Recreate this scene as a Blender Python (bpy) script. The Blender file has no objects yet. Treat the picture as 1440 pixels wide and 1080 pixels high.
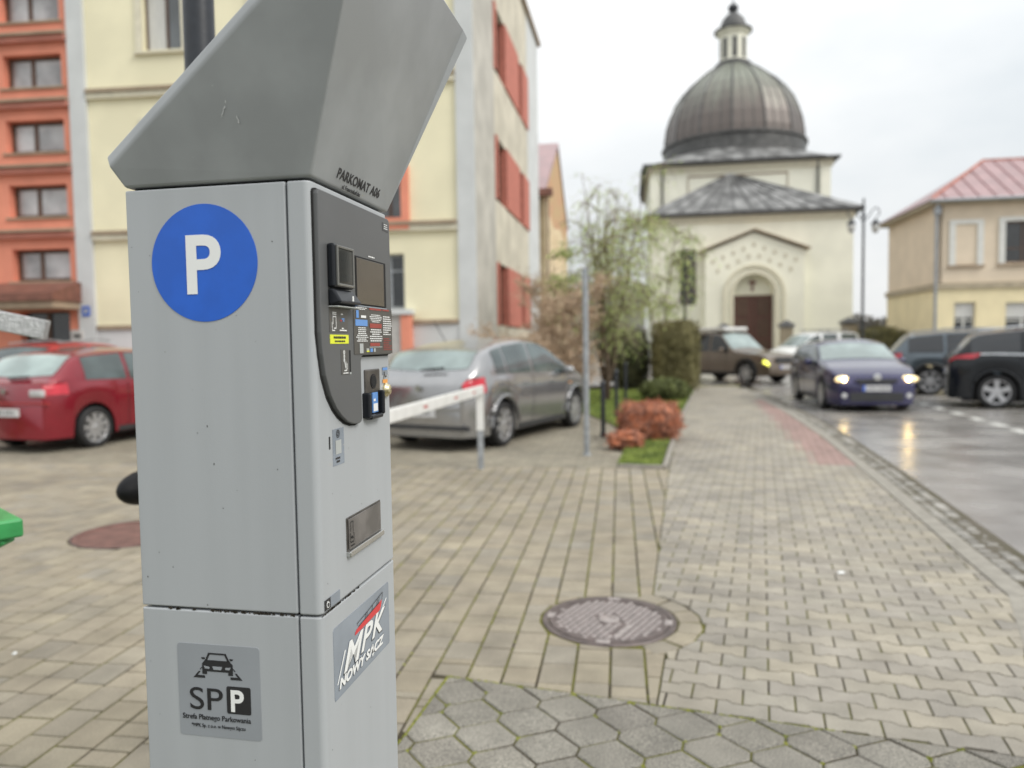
import bpy, math, random
from math import sin, cos, pi, radians, atan2, hypot, sqrt, degrees
from mathutils import Vector, Matrix, noise as mnoise
random.seed(7)
RND = random.Random(11)
SC = bpy.context.scene
COL = SC.collection

# ------------------------------------------------------------------ camera
F_PX = 1050.0; CAM_H = 1.45; PITCH = math.atan(57 / F_PX); ROLL = 0.015
cam_data = bpy.data.cameras.new('camera')
cam = bpy.data.objects.new('camera', cam_data); COL.objects.link(cam)
cam_data.sensor_width = 36; cam_data.lens = F_PX / 1440 * 36
cam_data.clip_start = 0.05; cam_data.clip_end = 3000
Fw = Vector((0, cos(PITCH), -sin(PITCH))); R0 = Vector((1, 0, 0)); U0 = Vector((0, sin(PITCH), cos(PITCH)))
Up = U0 * cos(ROLL) + R0 * sin(ROLL); Rt = R0 * cos(ROLL) - U0 * sin(ROLL)
M = Matrix((Rt, Up, -Fw)).transposed().to_4x4(); M.translation = (0, 0, CAM_H)
cam.matrix_world = M
cam_data.dof.use_dof = True; cam_data.dof.focus_distance = 1.24; cam_data.dof.aperture_fstop = 2.75
cam_data.dof.aperture_blades = 0
SC.camera = cam

# ------------------------------------------------------------------ world, sun, exposure
SUN_EL, SUN_AZ = radians(42), radians(122)      # azimuth from +Y clockwise: behind the camera, to the right
world = bpy.data.worlds.new('World'); SC.world = world; world.use_nodes = True
wn, wl = world.node_tree.nodes, world.node_tree.links
wn.clear()
wo = wn.new('ShaderNodeOutputWorld'); wb = wn.new('ShaderNodeBackground'); wb.inputs['Strength'].default_value = 0.1
sky = wn.new('ShaderNodeTexSky'); sky.sky_type = 'NISHITA'; sky.sun_disc = False
sky.sun_elevation = SUN_EL; sky.sun_rotation = SUN_AZ; sky.dust_density = 3.0
wtc = wn.new('ShaderNodeTexCoord'); wmp = wn.new('ShaderNodeMapping'); wmp.inputs['Scale'].default_value = (1.3, 1.3, 3.0)
wnz = wn.new('ShaderNodeTexNoise'); wnz.inputs['Scale'].default_value = 1.9; wnz.inputs['Detail'].default_value = 6; wnz.inputs['Roughness'].default_value = .5
wcr = wn.new('ShaderNodeValToRGB')
wcr.color_ramp.elements[0].position = .3; wcr.color_ramp.elements[0].color = (4.9, 5.2, 5.4, 1)
wcr.color_ramp.elements[1].position = .62; wcr.color_ramp.elements[1].color = (6.35, 6.42, 6.4, 1)
wmx = wn.new('ShaderNodeMixRGB'); wmx.inputs['Fac'].default_value = .95
wl.new(wtc.outputs['Generated'], wmp.inputs['Vector']); wl.new(wmp.outputs['Vector'], wnz.inputs['Vector'])
wl.new(wnz.outputs['Fac'], wcr.inputs['Fac']); wl.new(sky.outputs['Color'], wmx.inputs['Color1'])
# an overcast sky is brighter towards the zenith
wsx = wn.new('ShaderNodeSeparateXYZ'); wl.new(wtc.outputs['Generated'], wsx.inputs[0])
wcl = wn.new('ShaderNodeClamp'); wl.new(wsx.outputs['Z'], wcl.inputs['Value'])
wma = wn.new('ShaderNodeMath'); wma.operation = 'MULTIPLY_ADD'; wma.inputs[1].default_value = .75; wma.inputs[2].default_value = 1.0; wl.new(wcl.outputs['Result'], wma.inputs[0])
wsc = wn.new('ShaderNodeVectorMath'); wsc.operation = 'SCALE'; wl.new(wcr.outputs['Color'], wsc.inputs[0]); wl.new(wma.outputs[0], wsc.inputs['Scale'])
wl.new(wsc.outputs['Vector'], wmx.inputs['Color2']); wl.new(wmx.outputs['Color'], wb.inputs['Color'])
wl.new(wb.outputs['Background'], wo.inputs['Surface'])
sd = bpy.data.lights.new('sun', 'SUN'); sd.energy = 1.5; sd.angle = radians(25); sd.color = (1, .96, .9)
sun = bpy.data.objects.new('sun', sd); COL.objects.link(sun)
sdir = Vector((sin(SUN_AZ) * cos(SUN_EL), cos(SUN_AZ) * cos(SUN_EL), sin(SUN_EL)))
sun.rotation_euler = sdir.to_track_quat('Z', 'Y').to_euler()
SC.view_settings.view_transform = 'Standard'; SC.view_settings.look = 'None'
SC.view_settings.exposure = 0.50; SC.view_settings.gamma = 1
SC.view_settings.use_curve_mapping = False
SC.cycles.use_denoising = True
SC.cycles.max_bounces = 6

# ------------------------------------------------------------------ materials
def _nt(name):
    m = bpy.data.materials.new(name); m.use_nodes = True
    n, l = m.node_tree.nodes, m.node_tree.links
    return m, n, l, n['Principled BSDF']

def mat(name, col, rough=.6, metal=0, spec=.5, var=.12, vscale=6, bump=0, bscale=60, coat=0, col2=None, detail=4,
        emit=None, estr=0, streak=False, coord='Object', rvar=0, c2pos=(.4, .65)):
    m, n, l, b = _nt(name)
    b.inputs['Roughness'].default_value = rough; b.inputs['Metallic'].default_value = metal
    b.inputs['Specular IOR Level'].default_value = spec
    if coat: b.inputs['Coat Weight'].default_value = coat; b.inputs['Coat Roughness'].default_value = .04
    tc = n.new('ShaderNodeTexCoord'); src = tc.outputs['Object']
    if coord == 'World':
        g = n.new('ShaderNodeNewGeometry'); src = g.outputs['Position']
    if streak:
        mp = n.new('ShaderNodeMapping'); mp.inputs['Scale'].default_value = (1, 1, .08); l.new(src, mp.inputs['Vector']); src = mp.outputs['Vector']
    nz = n.new('ShaderNodeTexNoise'); nz.inputs['Scale'].default_value = vscale; nz.inputs['Detail'].default_value = detail
    l.new(src, nz.inputs['Vector'])
    cr = n.new('ShaderNodeValToRGB'); c2 = col2 or tuple(max(0, c * (1 - var)) for c in col)
    c1 = col if col2 else tuple(c * (1 + var * .6) for c in col)
    cr.color_ramp.elements[0].position = c2pos[0]; cr.color_ramp.elements[1].position = c2pos[1]
    cr.color_ramp.elements[0].color = (*c2, 1); cr.color_ramp.elements[1].color = (*c1, 1)
    l.new(nz.outputs['Fac'], cr.inputs['Fac']); l.new(cr.outputs['Color'], b.inputs['Base Color'])
    if rvar:
        mr = n.new('ShaderNodeMapRange'); mr.inputs['From Min'].default_value = .35; mr.inputs['From Max'].default_value = .65
        mr.inputs['To Min'].default_value = max(.02, rough - rvar); mr.inputs['To Max'].default_value = rough + rvar
        l.new(nz.outputs['Fac'], mr.inputs['Value']); l.new(mr.outputs['Result'], b.inputs['Roughness'])
    if bump:
        nb = n.new('ShaderNodeTexNoise'); nb.inputs['Scale'].default_value = bscale; nb.inputs['Detail'].default_value = 4
        l.new(tc.outputs['Object'] if coord != 'World' else g.outputs['Position'], nb.inputs['Vector'])
        bp = n.new('ShaderNodeBump'); bp.inputs['Strength'].default_value = bump; bp.inputs['Distance'].default_value = .02
        l.new(nb.outputs['Fac'], bp.inputs['Height']); l.new(bp.outputs['Normal'], b.inputs['Normal'])
    if emit:
        b.inputs['Emission Color'].default_value = (*emit, 1); b.inputs['Emission Strength'].default_value = estr
    return m

def paver_mat(name, cols, speck=.25, rough=.75, dark=.0, noise_s=(200, .3, .7), bmp=.35):
    """concrete pavers: every stone draws its own tone"""
    m, n, l, b = _nt(name)
    g = n.new('ShaderNodeNewGeometry'); oi = n.new('ShaderNodeObjectInfo')
    ad = n.new('ShaderNodeMath'); ad.operation = 'ADD'; fr = n.new('ShaderNodeMath'); fr.operation = 'FRACT'
    l.new(g.outputs['Random Per Island'], ad.inputs[0]); l.new(oi.outputs['Random'], ad.inputs[1]); l.new(ad.outputs[0], fr.inputs[0])
    cr = n.new('ShaderNodeValToRGB'); e = cr.color_ramp.elements
    k = len(cols)
    while len(e) < k: e.new(.5)
    for i, c in enumerate(cols): e[i].position = i / (k - 1); e[i].color = (*c, 1)
    l.new(fr.outputs[0], cr.inputs['Fac'])
    n1 = n.new('ShaderNodeTexNoise'); n1.inputs['Scale'].default_value = noise_s[0]; n1.inputs['Detail'].default_value = 3
    n2 = n.new('ShaderNodeTexNoise'); n2.inputs['Scale'].default_value = 5; n2.inputs['Detail'].default_value = 5
    n3 = n.new('ShaderNodeTexNoise'); n3.inputs['Scale'].default_value = .7; n3.inputs['Detail'].default_value = 4
    for x in (n1, n2, n3): l.new(g.outputs['Position'], x.inputs['Vector'])
    def ramp(src, a, bb, lo, hi):
        r = n.new('ShaderNodeMapRange'); r.inputs['From Min'].default_value = a; r.inputs['From Max'].default_value = bb
        r.inputs['To Min'].default_value = lo; r.inputs['To Max'].default_value = hi; l.new(src, r.inputs['Value']); return r.outputs['Result']
    f1 = ramp(n1.outputs['Fac'], noise_s[1], noise_s[2], 1 - speck * .8, 1 + speck); f2 = ramp(n2.outputs['Fac'], .3, .7, .80, 1.13); f3 = ramp(n3.outputs['Fac'], .35, .65, .84 - dark, 1.09)
    mm = n.new('ShaderNodeMath'); mm.operation = 'MULTIPLY'; l.new(f1, mm.inputs[0]); l.new(f2, mm.inputs[1])
    m2 = n.new('ShaderNodeMath'); m2.operation = 'MULTIPLY'; l.new(mm.outputs[0], m2.inputs[0]); l.new(f3, m2.inputs[1])
    sc = n.new('ShaderNodeVectorMath'); sc.operation = 'SCALE'; l.new(cr.outputs['Color'], sc.inputs[0]); l.new(m2.outputs[0], sc.inputs['Scale'])
    l.new(sc.outputs['Vector'], b.inputs['Base Color'])
    b.inputs['Roughness'].default_value = rough
    l.new(ramp(n3.outputs['Fac'], .3, .7, rough - .15, rough + .1), b.inputs['Roughness'])
    bp = n.new('ShaderNodeBump'); bp.inputs['Strength'].default_value = bmp; bp.inputs['Distance'].default_value = .003
    l.new(n1.outputs['Fac'], bp.inputs['Height']); l.new(bp.outputs['Normal'], b.inputs['Normal'])
    return m

MT = {}
def mk(k, *a, **kw): MT[k] = mat(k, *a, **kw); return MT[k]
mk('meter_grey', (.392, .412, .428), .42, spec=.45, var=.03, vscale=16, bump=.03, bscale=500, streak=True, coat=.05)
mk('hood_grey', (.325, .34, .348), .36, spec=.5, var=.12, vscale=7, bump=.02, bscale=600, coat=.05)
mk('panel_dark', (.105, .108, .11), .45, var=.05, bump=.02, bscale=900)
mk('black_plastic', (.012, .014, .018), .3, spec=.3, var=.1)
mk('gap_black', (.012, .012, .012), .9)
mk('screen_glass', (.085, .075, .062), .12, spec=.6, var=.05)
mk('reader_glass', (.03, .032, .03), .05, spec=.9, var=.1)
mk('clear_rim', (.14, .14, .13), .15, spec=.8, var=.2)
mk('steel', (.62, .62, .6), .25, metal=.9, var=.1)
mk('brass', (.75, .66, .42), .25, metal=.9, var=.2)
mk('steel_dark', (.12, .11, .1), .35, metal=.5, var=.3, vscale=40)
mk('print_blue', (.012, .115, .58), .38, var=.07, vscale=20)
mk('print_white', (.82, .83, .82), .4, var=.03)
mk('print_black', (.022, .022, .025), .4, var=.1)
mk('print_red', (.62, .045, .05), .4, var=.05)
mk('print_dullred', (.33, .06, .045), .5, var=.05)
mk('print_lightblue', (.13, .3, .66), .4, var=.05)
mk('print_yellow', (.75, .8, .04), .45, var=.04)
mk('print_palegrey', (.42, .44, .43), .5, var=.05)
mk('sticker_grey', (.29, .31, .335), .3, spec=.6, var=.04)
mk('sticker_silver', (.25, .285, .33), .22, spec=.6, var=.1, vscale=12)
mk('scuff', (.6, .61, .61), .6, var=.1)
mk('grime', (.035, .028, .018), .9, var=.4, vscale=30)
mk('lamp_black', (.022, .026, .034), .42, var=.2, vscale=20, bump=.03)
mk('rubber_black', (.006, .006, .007), .6, spec=.25, var=.2)
mk('galvanised', (.5, .5, .51), .34, metal=.5, var=.18, vscale=60, bump=.6, bscale=190)
mk('bin_green', (.05, .34, .10), .4, var=.15, vscale=12, bump=.05)
mk('pole_grey', (.34, .36, .38), .45, metal=.3, var=.2, vscale=12)
mk('white_paint', (.72, .72, .7), .4, var=.08, vscale=8)
mk('red_reflector', (.5, .08, .07), .3)
mk('iron_brown', (.155, .125, .118), .5, metal=.35, var=.3, vscale=14, bump=.15, bscale=90, rvar=.12)
mk('iron_stud', (.40, .355, .34), .42, metal=.35, var=.2, vscale=30)
mk('asphalt', (.28, .268, .252), .24, spec=1.0, var=.2, vscale=1.2, bump=.05, bscale=120, coord='World', rvar=.06)
mk('line_paint', (.62, .62, .58), .5, var=.2, vscale=30, coord='World')
mk('kerb_stone', (.30, .28, .24), .65, var=.15, vscale=9, bump=.2, bscale=200, coord='World')
mk('soil', (.07, .05, .035), .95, var=.3, vscale=20, bump=.6, bscale=80, coord='World')
mk('lot_ground', (.30, .27, .21), .8, var=.15, vscale=2, bump=.2, bscale=60, coord='World')
mk('earth', (.12, .12, .08), .95, var=.3, vscale=.5, coord='World')
mk('joint', (.075, .06, .035), .95, col2=(.20, .20, .03), vscale=3.0, bump=.8, bscale=300, coord='World', c2pos=(.42, .58))
mk('moss', (.30, .31, .05), .95, col2=(.16, .18, .03), vscale=40, coord='World')
mk('plaster_yellow', (.83, .78, .56), .85, var=.06, vscale=.8, bump=.1, bscale=80)
mk('plaster_cream', (.87, .86, .73), .85, var=.07, vscale=.5, bump=.1, bscale=80)
mk('plaster_orange', (.76, .285, .19), .85, var=.08, vscale=1.5, bump=.1, bscale=80)
mk('plaster_rust', (.50, .20, .15), .8, var=.1, vscale=2)
mk('plaster_grey', (.60, .62, .62), .85, var=.07, vscale=1.2, bump=.1, bscale=60)
mk('concrete_wall', (.50, .48, .43), .9, var=.16, vscale=1.1, bump=.2, bscale=30)
mk('concrete_beige', (.59, .55, .45), .9, var=.15, vscale=1.3, bump=.2, bscale=30)
mk('band_brown', (.36, .28, .20), .8, var=.12, vscale=3)
mk('trim_cream', (.70, .66, .52), .8, var=.08)
mk('trim_stone', (.60, .56, .44), .8, var=.08)
mk('frame_brown', (.10, .055, .035), .5, var=.15)
mk('frame_white', (.68, .68, .64), .5, var=.06)
mk('window_glass', (.10, .115, .125), .04, spec=1.0, var=.3, vscale=1.5)
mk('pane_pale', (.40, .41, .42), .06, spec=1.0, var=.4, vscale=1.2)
mk('window_dark', (.03, .033, .035), .08, spec=.8, var=.3, vscale=2)
mk('curtain', (.60, .60, .58), .9, var=.1, vscale=30, streak=True)
mk('roof_rust', (.20, .085, .06), .6, var=.2, vscale=5)
mk('roof_pink', (.40, .275, .28), .5, var=.14, vscale=1.5, rvar=.1)
mk('roof_grey', (.25, .25, .245), .4, metal=.2, var=.55, vscale=1.2, rvar=.1)
mk('roof_dark', (.10, .10, .098), .5, metal=.2, var=.3, vscale=2, rvar=.1)
mk('plaster_peach', (.72, .61, .47), .85, var=.06, vscale=1.2)
mk('plaster_butter', (.80, .70, .45), .85, var=.06, vscale=1.2)
mk('old_plaster', (.80, .68, .46), .9, col2=(.62, .48, .30), vscale=.8, bump=.3, bscale=20)
mk('old_brick', (.58, .30, .19), .9, col2=(.50, .38, .20), vscale=1.3, bump=.3, bscale=20)
mk('door_brown', (.115, .05, .038), .6, var=.25, vscale=6, streak=True)
mk('pale_building', (.48, .47, .45), .9, var=.08)
mk('stone_pillar', (.42, .36, .26), .85, var=.15, vscale=4, bump=.3)
mk('bark', (.17, .125, .085), .9, var=.3, vscale=30, bump=.5)
mk('bark_light', (.40, .33, .24), .9, var=.3, vscale=30, bump=.4)
mk('twig_brown', (.52, .39, .27), .9, var=.3, vscale=10)
mk('leaf_spring', (.52, .62, .20), .6, col2=(.36, .47, .14), vscale=1.6)
mk('leaf_hedge', (.23, .21, .09), .7, col2=(.14, .125, .05), vscale=3)
mk('leaf_dark', (.10, .10, .04), .7, col2=(.05, .055, .022), vscale=3)
mk('leaf_conifer', (.19, .22, .07), .7, col2=(.10, .12, .04), vscale=4)
mk('leaf_barberry', (.58, .22, .11), .7, col2=(.27, .12, .08), vscale=9)
mk('grass', (.33, .41, .09), .7, col2=(.15, .22, .04), vscale=3)
mk('flower_yellow', (.7, .6, .05), .7)
mk('tyre', (.016, .016, .017), .7, var=.2)
mk('rim_silver', (.52, .52, .53), .3, metal=.7, var=.1)
mk('underbody', (.008, .008, .008), .9)
mk('chrome', (.7, .7, .7), .12, metal=1)
mk('car_glass', (.075, .10, .10), .04, spec=1, var=.35, vscale=1.6)
mk('car_glass_dark', (.018, .02, .024), .05, spec=.9, var=.3, vscale=2)
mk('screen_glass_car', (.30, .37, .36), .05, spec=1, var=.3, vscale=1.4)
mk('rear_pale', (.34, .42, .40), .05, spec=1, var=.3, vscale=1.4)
mk('tail_red', (.55, .02, .04), .15, spec=.8, var=.2)
mk('lamp_clear', (.55, .55, .55), .1, spec=.9, var=.2)
mk('lamp_lit', (.9, .8, .5), .2, emit=(1, .72, .34), estr=1.1)
mk('lamp_core', (1, .95, .8), .2, emit=(1, .68, .24), estr=75)
mk('lamp_lit_yellow', (.8, .8, .2), .2, emit=(.95, .95, .12), estr=1.5)
mk('plate_white', (.62, .62, .62), .5, var=.1, vscale=40)
mk('plate_ink', (.16, .16, .17), .5)
mk('car_silver', (.37, .37, .375), .2, metal=.75, var=.04, coat=.6)
mk('car_red', (.23, .008, .02), .25, metal=.25, var=.05, coat=.8)
mk('car_red_plain', (.42, .03, .03), .35, var=.05, coat=.5)
mk('car_violet', (.022, .02, .08), .22, metal=.3, var=.05, coat=.9)
mk('car_black', (.008, .010, .013), .2, metal=0, spec=.35, var=.05, coat=.3)
mk('car_steelblue', (.10, .125, .145), .28, metal=.5, var=.05, coat=.8)
mk('car_brown', (.15, .115, .085), .3, metal=.4, var=.05, coat=.7)
mk('car_white', (.85, .87, .87), .35, var=.03, coat=.5)
mk('plastic_trim', (.035, .036, .038), .6)
mk('far_trees', (.16, .145, .12), .95, var=.2, vscale=.3)
mk('lamp_glass', (.5, .5, .48), .2, spec=.8)
P_HEX = paver_mat('paver_grey', [(0.195, 0.181, 0.156), (0.243, 0.227, 0.192), (0.216, 0.203, 0.173), (0.259, 0.243, 0.208)], .75, noise_s=(230, .36, .68), bmp=.5)
P_BRK = paver_mat('paver_sand', [(0.275, 0.238, 0.174), (0.308, 0.268, 0.202), (0.248, 0.221, 0.174), (0.322, 0.281, 0.205), (0.261, 0.238, 0.196)], .25)
P_WAV = paver_mat('paver_mixed', [(0.281, 0.259, 0.223), (0.315, 0.289, 0.246), (0.251, 0.230, 0.196), (0.366, 0.328, 0.258), (0.298, 0.277, 0.232), (0.332, 0.302, 0.250), (0.285, 0.264, 0.223), (0.357, 0.320, 0.250), (0.307, 0.281, 0.236)], .22)
P_RED = paver_mat('paver_red', [(0.328, 0.219, 0.195), (0.297, 0.203, 0.182), (0.352, 0.243, 0.211)], .15)
P_SET = paver_mat('sett_granite', [(0.160, 0.152, 0.136), (0.336, 0.320, 0.288), (0.272, 0.256, 0.224), (0.400, 0.384, 0.352), (0.216, 0.208, 0.184)], .2)
P_LOT = paver_mat('paver_lot', [(0.243, 0.217, 0.162), (0.280, 0.250, 0.191), (0.221, 0.199, 0.155), (0.265, 0.243, 0.184)], .15)

# patinated copper for the dome: greenish towards the crown of the dome, brown below, streaked
def dome_mat():
    m, n, l, b = _nt('copper_dome'); tc = n.new('ShaderNodeTexCoord')
    sx = n.new('ShaderNodeSeparateXYZ'); l.new(tc.outputs['Object'], sx.inputs[0])
    mp = n.new('ShaderNodeMapping'); mp.inputs['Scale'].default_value = (1.6, 1.6, .12); l.new(tc.outputs['Object'], mp.inputs[0])
    nz = n.new('ShaderNodeTexNoise'); nz.inputs['Scale'].default_value = 1.3; nz.inputs['Detail'].default_value = 5; l.new(mp.outputs[0], nz.inputs['Vector'])
    mr = n.new('ShaderNodeMapRange'); mr.inputs['From Min'].default_value = 0; mr.inputs['From Max'].default_value = 6; l.new(sx.outputs['Z'], mr.inputs['Value'])
    a = n.new('ShaderNodeMath'); a.operation = 'MULTIPLY_ADD'; l.new(nz.outputs['Fac'], a.inputs[0]); a.inputs[1].default_value = .5; a.inputs[2].default_value = -.25
    s = n.new('ShaderNodeMath'); s.operation = 'ADD'; l.new(a.outputs[0], s.inputs[0]); l.new(mr.outputs[0], s.inputs[1])
    cr = n.new('ShaderNodeValToRGB'); cr.color_ramp.elements[0].position = .25; cr.color_ramp.elements[0].color = (.15, .128, .116, 1)
    cr.color_ramp.elements[1].position = .75; cr.color_ramp.elements[1].color = (.26, .275, .225, 1)
    l.new(s.outputs[0], cr.inputs['Fac']); l.new(cr.outputs['Color'], b.inputs['Base Color'])
    b.inputs['Roughness'].default_value = .42; b.inputs['Metallic'].default_value = .25
    return m
MT['copper_dome'] = dome_mat()
mk('roof_seam_pink', (.36, .20, .20), .5)

# ------------------------------------------------------------------ mesh building
class MB:
    def __init__(s): s.v = []; s.f = []
    def add(s, vs, fs):
        o = len(s.v); s.v += [tuple(v) for v in vs]; s.f += [tuple(o + i for i in f) for f in fs]; return s
    def box(s, x0, x1, y0, y1, z0, z1):
        return s.add([(x0, y0, z0), (x1, y0, z0), (x1, y1, z0), (x0, y1, z0), (x0, y0, z1), (x1, y0, z1), (x1, y1, z1), (x0, y1, z1)],
                     [(0, 3, 2, 1), (4, 5, 6, 7), (0, 1, 5, 4), (1, 2, 6, 5), (2, 3, 7, 6), (3, 0, 4, 7)])
    def bar(s, p, q, w, h, up=(0, 0, 1)):
        p, q = Vector(p), Vector(q); d = (q - p).normalized(); a = d.cross(Vector(up)).normalized() * w / 2; b = a.cross(d).normalized() * h / 2
        vs = [c + i * a + j * b for c in (p, q) for i, j in ((-1, -1), (1, -1), (1, 1), (-1, 1))]
        return s.add(vs, [(0, 1, 2, 3), (7, 6, 5, 4), (0, 4, 5, 1), (1, 5, 6, 2), (2, 6, 7, 3), (3, 7, 4, 0)])
    def tube(s, pts, rads, n=8, caps=True):
        pts = [Vector(p) for p in pts]
        if not isinstance(rads, (list, tuple)): rads = [rads] * len(pts)
        o = len(s.v); k = len(pts)
        for i, p in enumerate(pts):
            d = (pts[min(i + 1, k - 1)] - pts[max(i - 1, 0)]).normalized()
            a = d.cross(Vector((0, 0, 1)) if abs(d.z) < .9 else Vector((1, 0, 0))).normalized(); b = d.cross(a)
            for j in range(n):
                t = 2 * pi * j / n; s.v.append(tuple(p + (a * cos(t) + b * sin(t)) * rads[i]))
        for i in range(k - 1):
            for j in range(n):
                s.f.append((o + i * n + j, o + i * n + (j + 1) % n, o + (i + 1) * n + (j + 1) % n, o + (i + 1) * n + j))
        if caps:
            s.f.append(tuple(o + j for j in range(n))[::-1]); s.f.append(tuple(o + (k - 1) * n + j for j in range(n)))
        return s
    def lathe(s, prof, n=24, c=(0, 0, 0), axis='z', phase=0):
        o = len(s.v); k = len(prof)
        for r, h in prof:
            for j in range(n):
                t = 2 * pi * (j + phase) / n; a, b = r * cos(t), r * sin(t)
                p = (a, b, h) if axis == 'z' else ((a, h, b) if axis == 'y' else (h, a, b))
                s.v.append((p[0] + c[0], p[1] + c[1], p[2] + c[2]))
        for i in range(k - 1):
            for j in range(n):
                s.f.append((o + i * n + j, o + i * n + (j + 1) % n, o + (i + 1) * n + (j + 1) % n, o + (i + 1) * n + j))
        s.f.append(tuple(o + j for j in range(n))[::-1]); s.f.append(tuple(o + (k - 1) * n + j for j in range(n)))
        return s
    def prism(s, poly, z0, z1):
        n = len(poly)
        return s.add([(x, y, z0) for x, y in poly] + [(x, y, z1) for x, y in poly],
                     [tuple(range(n))[::-1], tuple(range(n, 2 * n))] + [(i, (i + 1) % n, n + (i + 1) % n, n + i) for i in range(n)])
    def build(s, name, m, parent=None, smooth=False, bevel=0, seg=2, loc=None, recalc=True):
        me = bpy.data.meshes.new(name); me.from_pydata(s.v, [], s.f)
        if recalc:
            import bmesh
            bm = bmesh.new(); bm.from_mesh(me); bmesh.ops.recalc_face_normals(bm, faces=bm.faces); bm.to_mesh(me); bm.free()
        if smooth: me.polygons.foreach_set('use_smooth', [True] * len(me.polygons))
        me.materials.append(m if not isinstance(m, str) else MT[m])
        o = bpy.data.objects.new(name, me); COL.objects.link(o)
        if parent: o.parent = parent
        if loc: o.location = loc
        if bevel:
            b = o.modifiers.new('bevel', 'BEVEL'); b.width = bevel; b.segments = seg; b.limit_method = 'ANGLE'; b.angle_limit = radians(35)
            b.harden_normals = False
        return o

def tag(o, label=None, cat=None, group=None, kind=None):
    if label: o['label'] = label
    if cat: o['category'] = cat
    if group: o['group'] = group
    if kind: o['kind'] = kind
    return o
def empty(name, loc=(0, 0, 0), rz=0, label=None, cat=None, group=None):
    o = bpy.data.objects.new(name, None); COL.objects.link(o); o.location = loc; o.rotation_euler = (0, 0, rz)
    o.empty_display_size = .1
    return tag(o, label, cat, group)
def copy_tree(o, parent=None):
    c = o.copy(); COL.objects.link(c)
    if parent: c.parent = parent; c.matrix_parent_inverse = o.matrix_parent_inverse.copy()
    for ch in list(o.children): copy_tree(ch, c)
    return c
def struct(o): o['kind'] = 'structure'; return o

_fonts = {}
def text(name, body, size, m, parent, loc, rot, bold=0, shear=0, align='LEFT', extrude=.0002, sx=1, space=1):
    cu = bpy.data.curves.new(name, 'FONT'); cu.body = body; cu.size = size; cu.extrude = extrude; cu.offset = bold; cu.shear = shear
    cu.align_x = align; cu.space_character = space; cu.resolution_u = 6
    t = bpy.data.objects.new(name + '_tmp', cu); COL.objects.link(t)
    dg = bpy.context.evaluated_depsgraph_get(); me = bpy.data.meshes.new_from_object(t.evaluated_get(dg))
    bpy.data.objects.remove(t); me.name = name; me.materials.clear(); me.materials.append(MT[m])
    for v in me.vertices: v.co.x *= sx
    o = bpy.data.objects.new(name, me); COL.objects.link(o); o.parent = parent; o.location = loc; o.rotation_euler = rot
    return o

# ------------------------------------------------------------------ GROUND
MB().add([(-400, -60, -.16), (400, -60, -.16), (400, 900, -.16), (-400, 900, -.16)], [(0, 1, 2, 3)]).build('ground', 'earth')['kind'] = 'structure'

def line_fn(p, q):
    dx, dy = q[0] - p[0], q[1] - p[1]; L = hypot(dx, dy)
    return lambda x, y: (-(dy) * (x - p[0]) + dx * (y - p[1])) / L     # >0 left of p->q
def clip(poly, fn):
    out = []
    n = len(poly)
    for i in range(n):
        a, b = poly[i], poly[(i + 1) % n]; fa, fb = fn(*a), fn(*b)
        if fa >= 0: out.append(a)
        if (fa >= 0) != (fb >= 0):
            t = fa / (fa - fb); out.append((a[0] + (b[0] - a[0]) * t, a[1] + (b[1] - a[1]) * t))
    return out
def area(p): return abs(sum(p[i][0] * p[(i + 1) % len(p)][1] - p[(i + 1) % len(p)][0] * p[i][1] for i in range(len(p)))) / 2 if len(p) > 2 else 0
def cen(p): return (sum(a for a, _ in p) / len(p), sum(b for _, b in p) / len(p))
def seen(x, y, z=0):
    d = Vector((x, y, z - CAM_H)); f = d.dot(Fw)
    if f < .2: return False
    px = 720 + F_PX * d.dot(Rt) / f; py = 540 - F_PX * d.dot(Up) / f
    return -30 < px < 1470 and -30 < py < 1110 and not (205 < px < 550 and py > 300)

def paver_geo(poly, ch, depth, z=0, tilt=(0, 0)):
    c = cen(poly); n = len(poly); vs = []
    def zz(x, y, base): return base + tilt[0] * (x - c[0]) + tilt[1] * (y - c[1])
    ins = []
    for x, y in poly:
        dx, dy = x - c[0], y - c[1]; L = hypot(dx, dy) or 1; k = max(0, 1 - ch * 1.3 / L); ins.append((c[0] + dx * k, c[1] + dy * k))
    vs += [(x, y, zz(x, y, z)) for x, y in ins]
    vs += [(x, y, zz(x, y, z - ch * .8)) for x, y in poly]
    vs += [(x, y, z - depth) for x, y in poly]
    fs = [tuple(range(n))]
    for i in range(n):
        j = (i + 1) % n; fs += [(i, n + i, n + j, j), (n + i, 2 * n + i, 2 * n + j, n + j)]
    if sum(poly[i][0] * poly[(i + 1) % n][1] - poly[(i + 1) % n][0] * poly[i][1] for i in range(n)) < 0: fs = [f[::-1] for f in fs]
    return vs, fs

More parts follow.
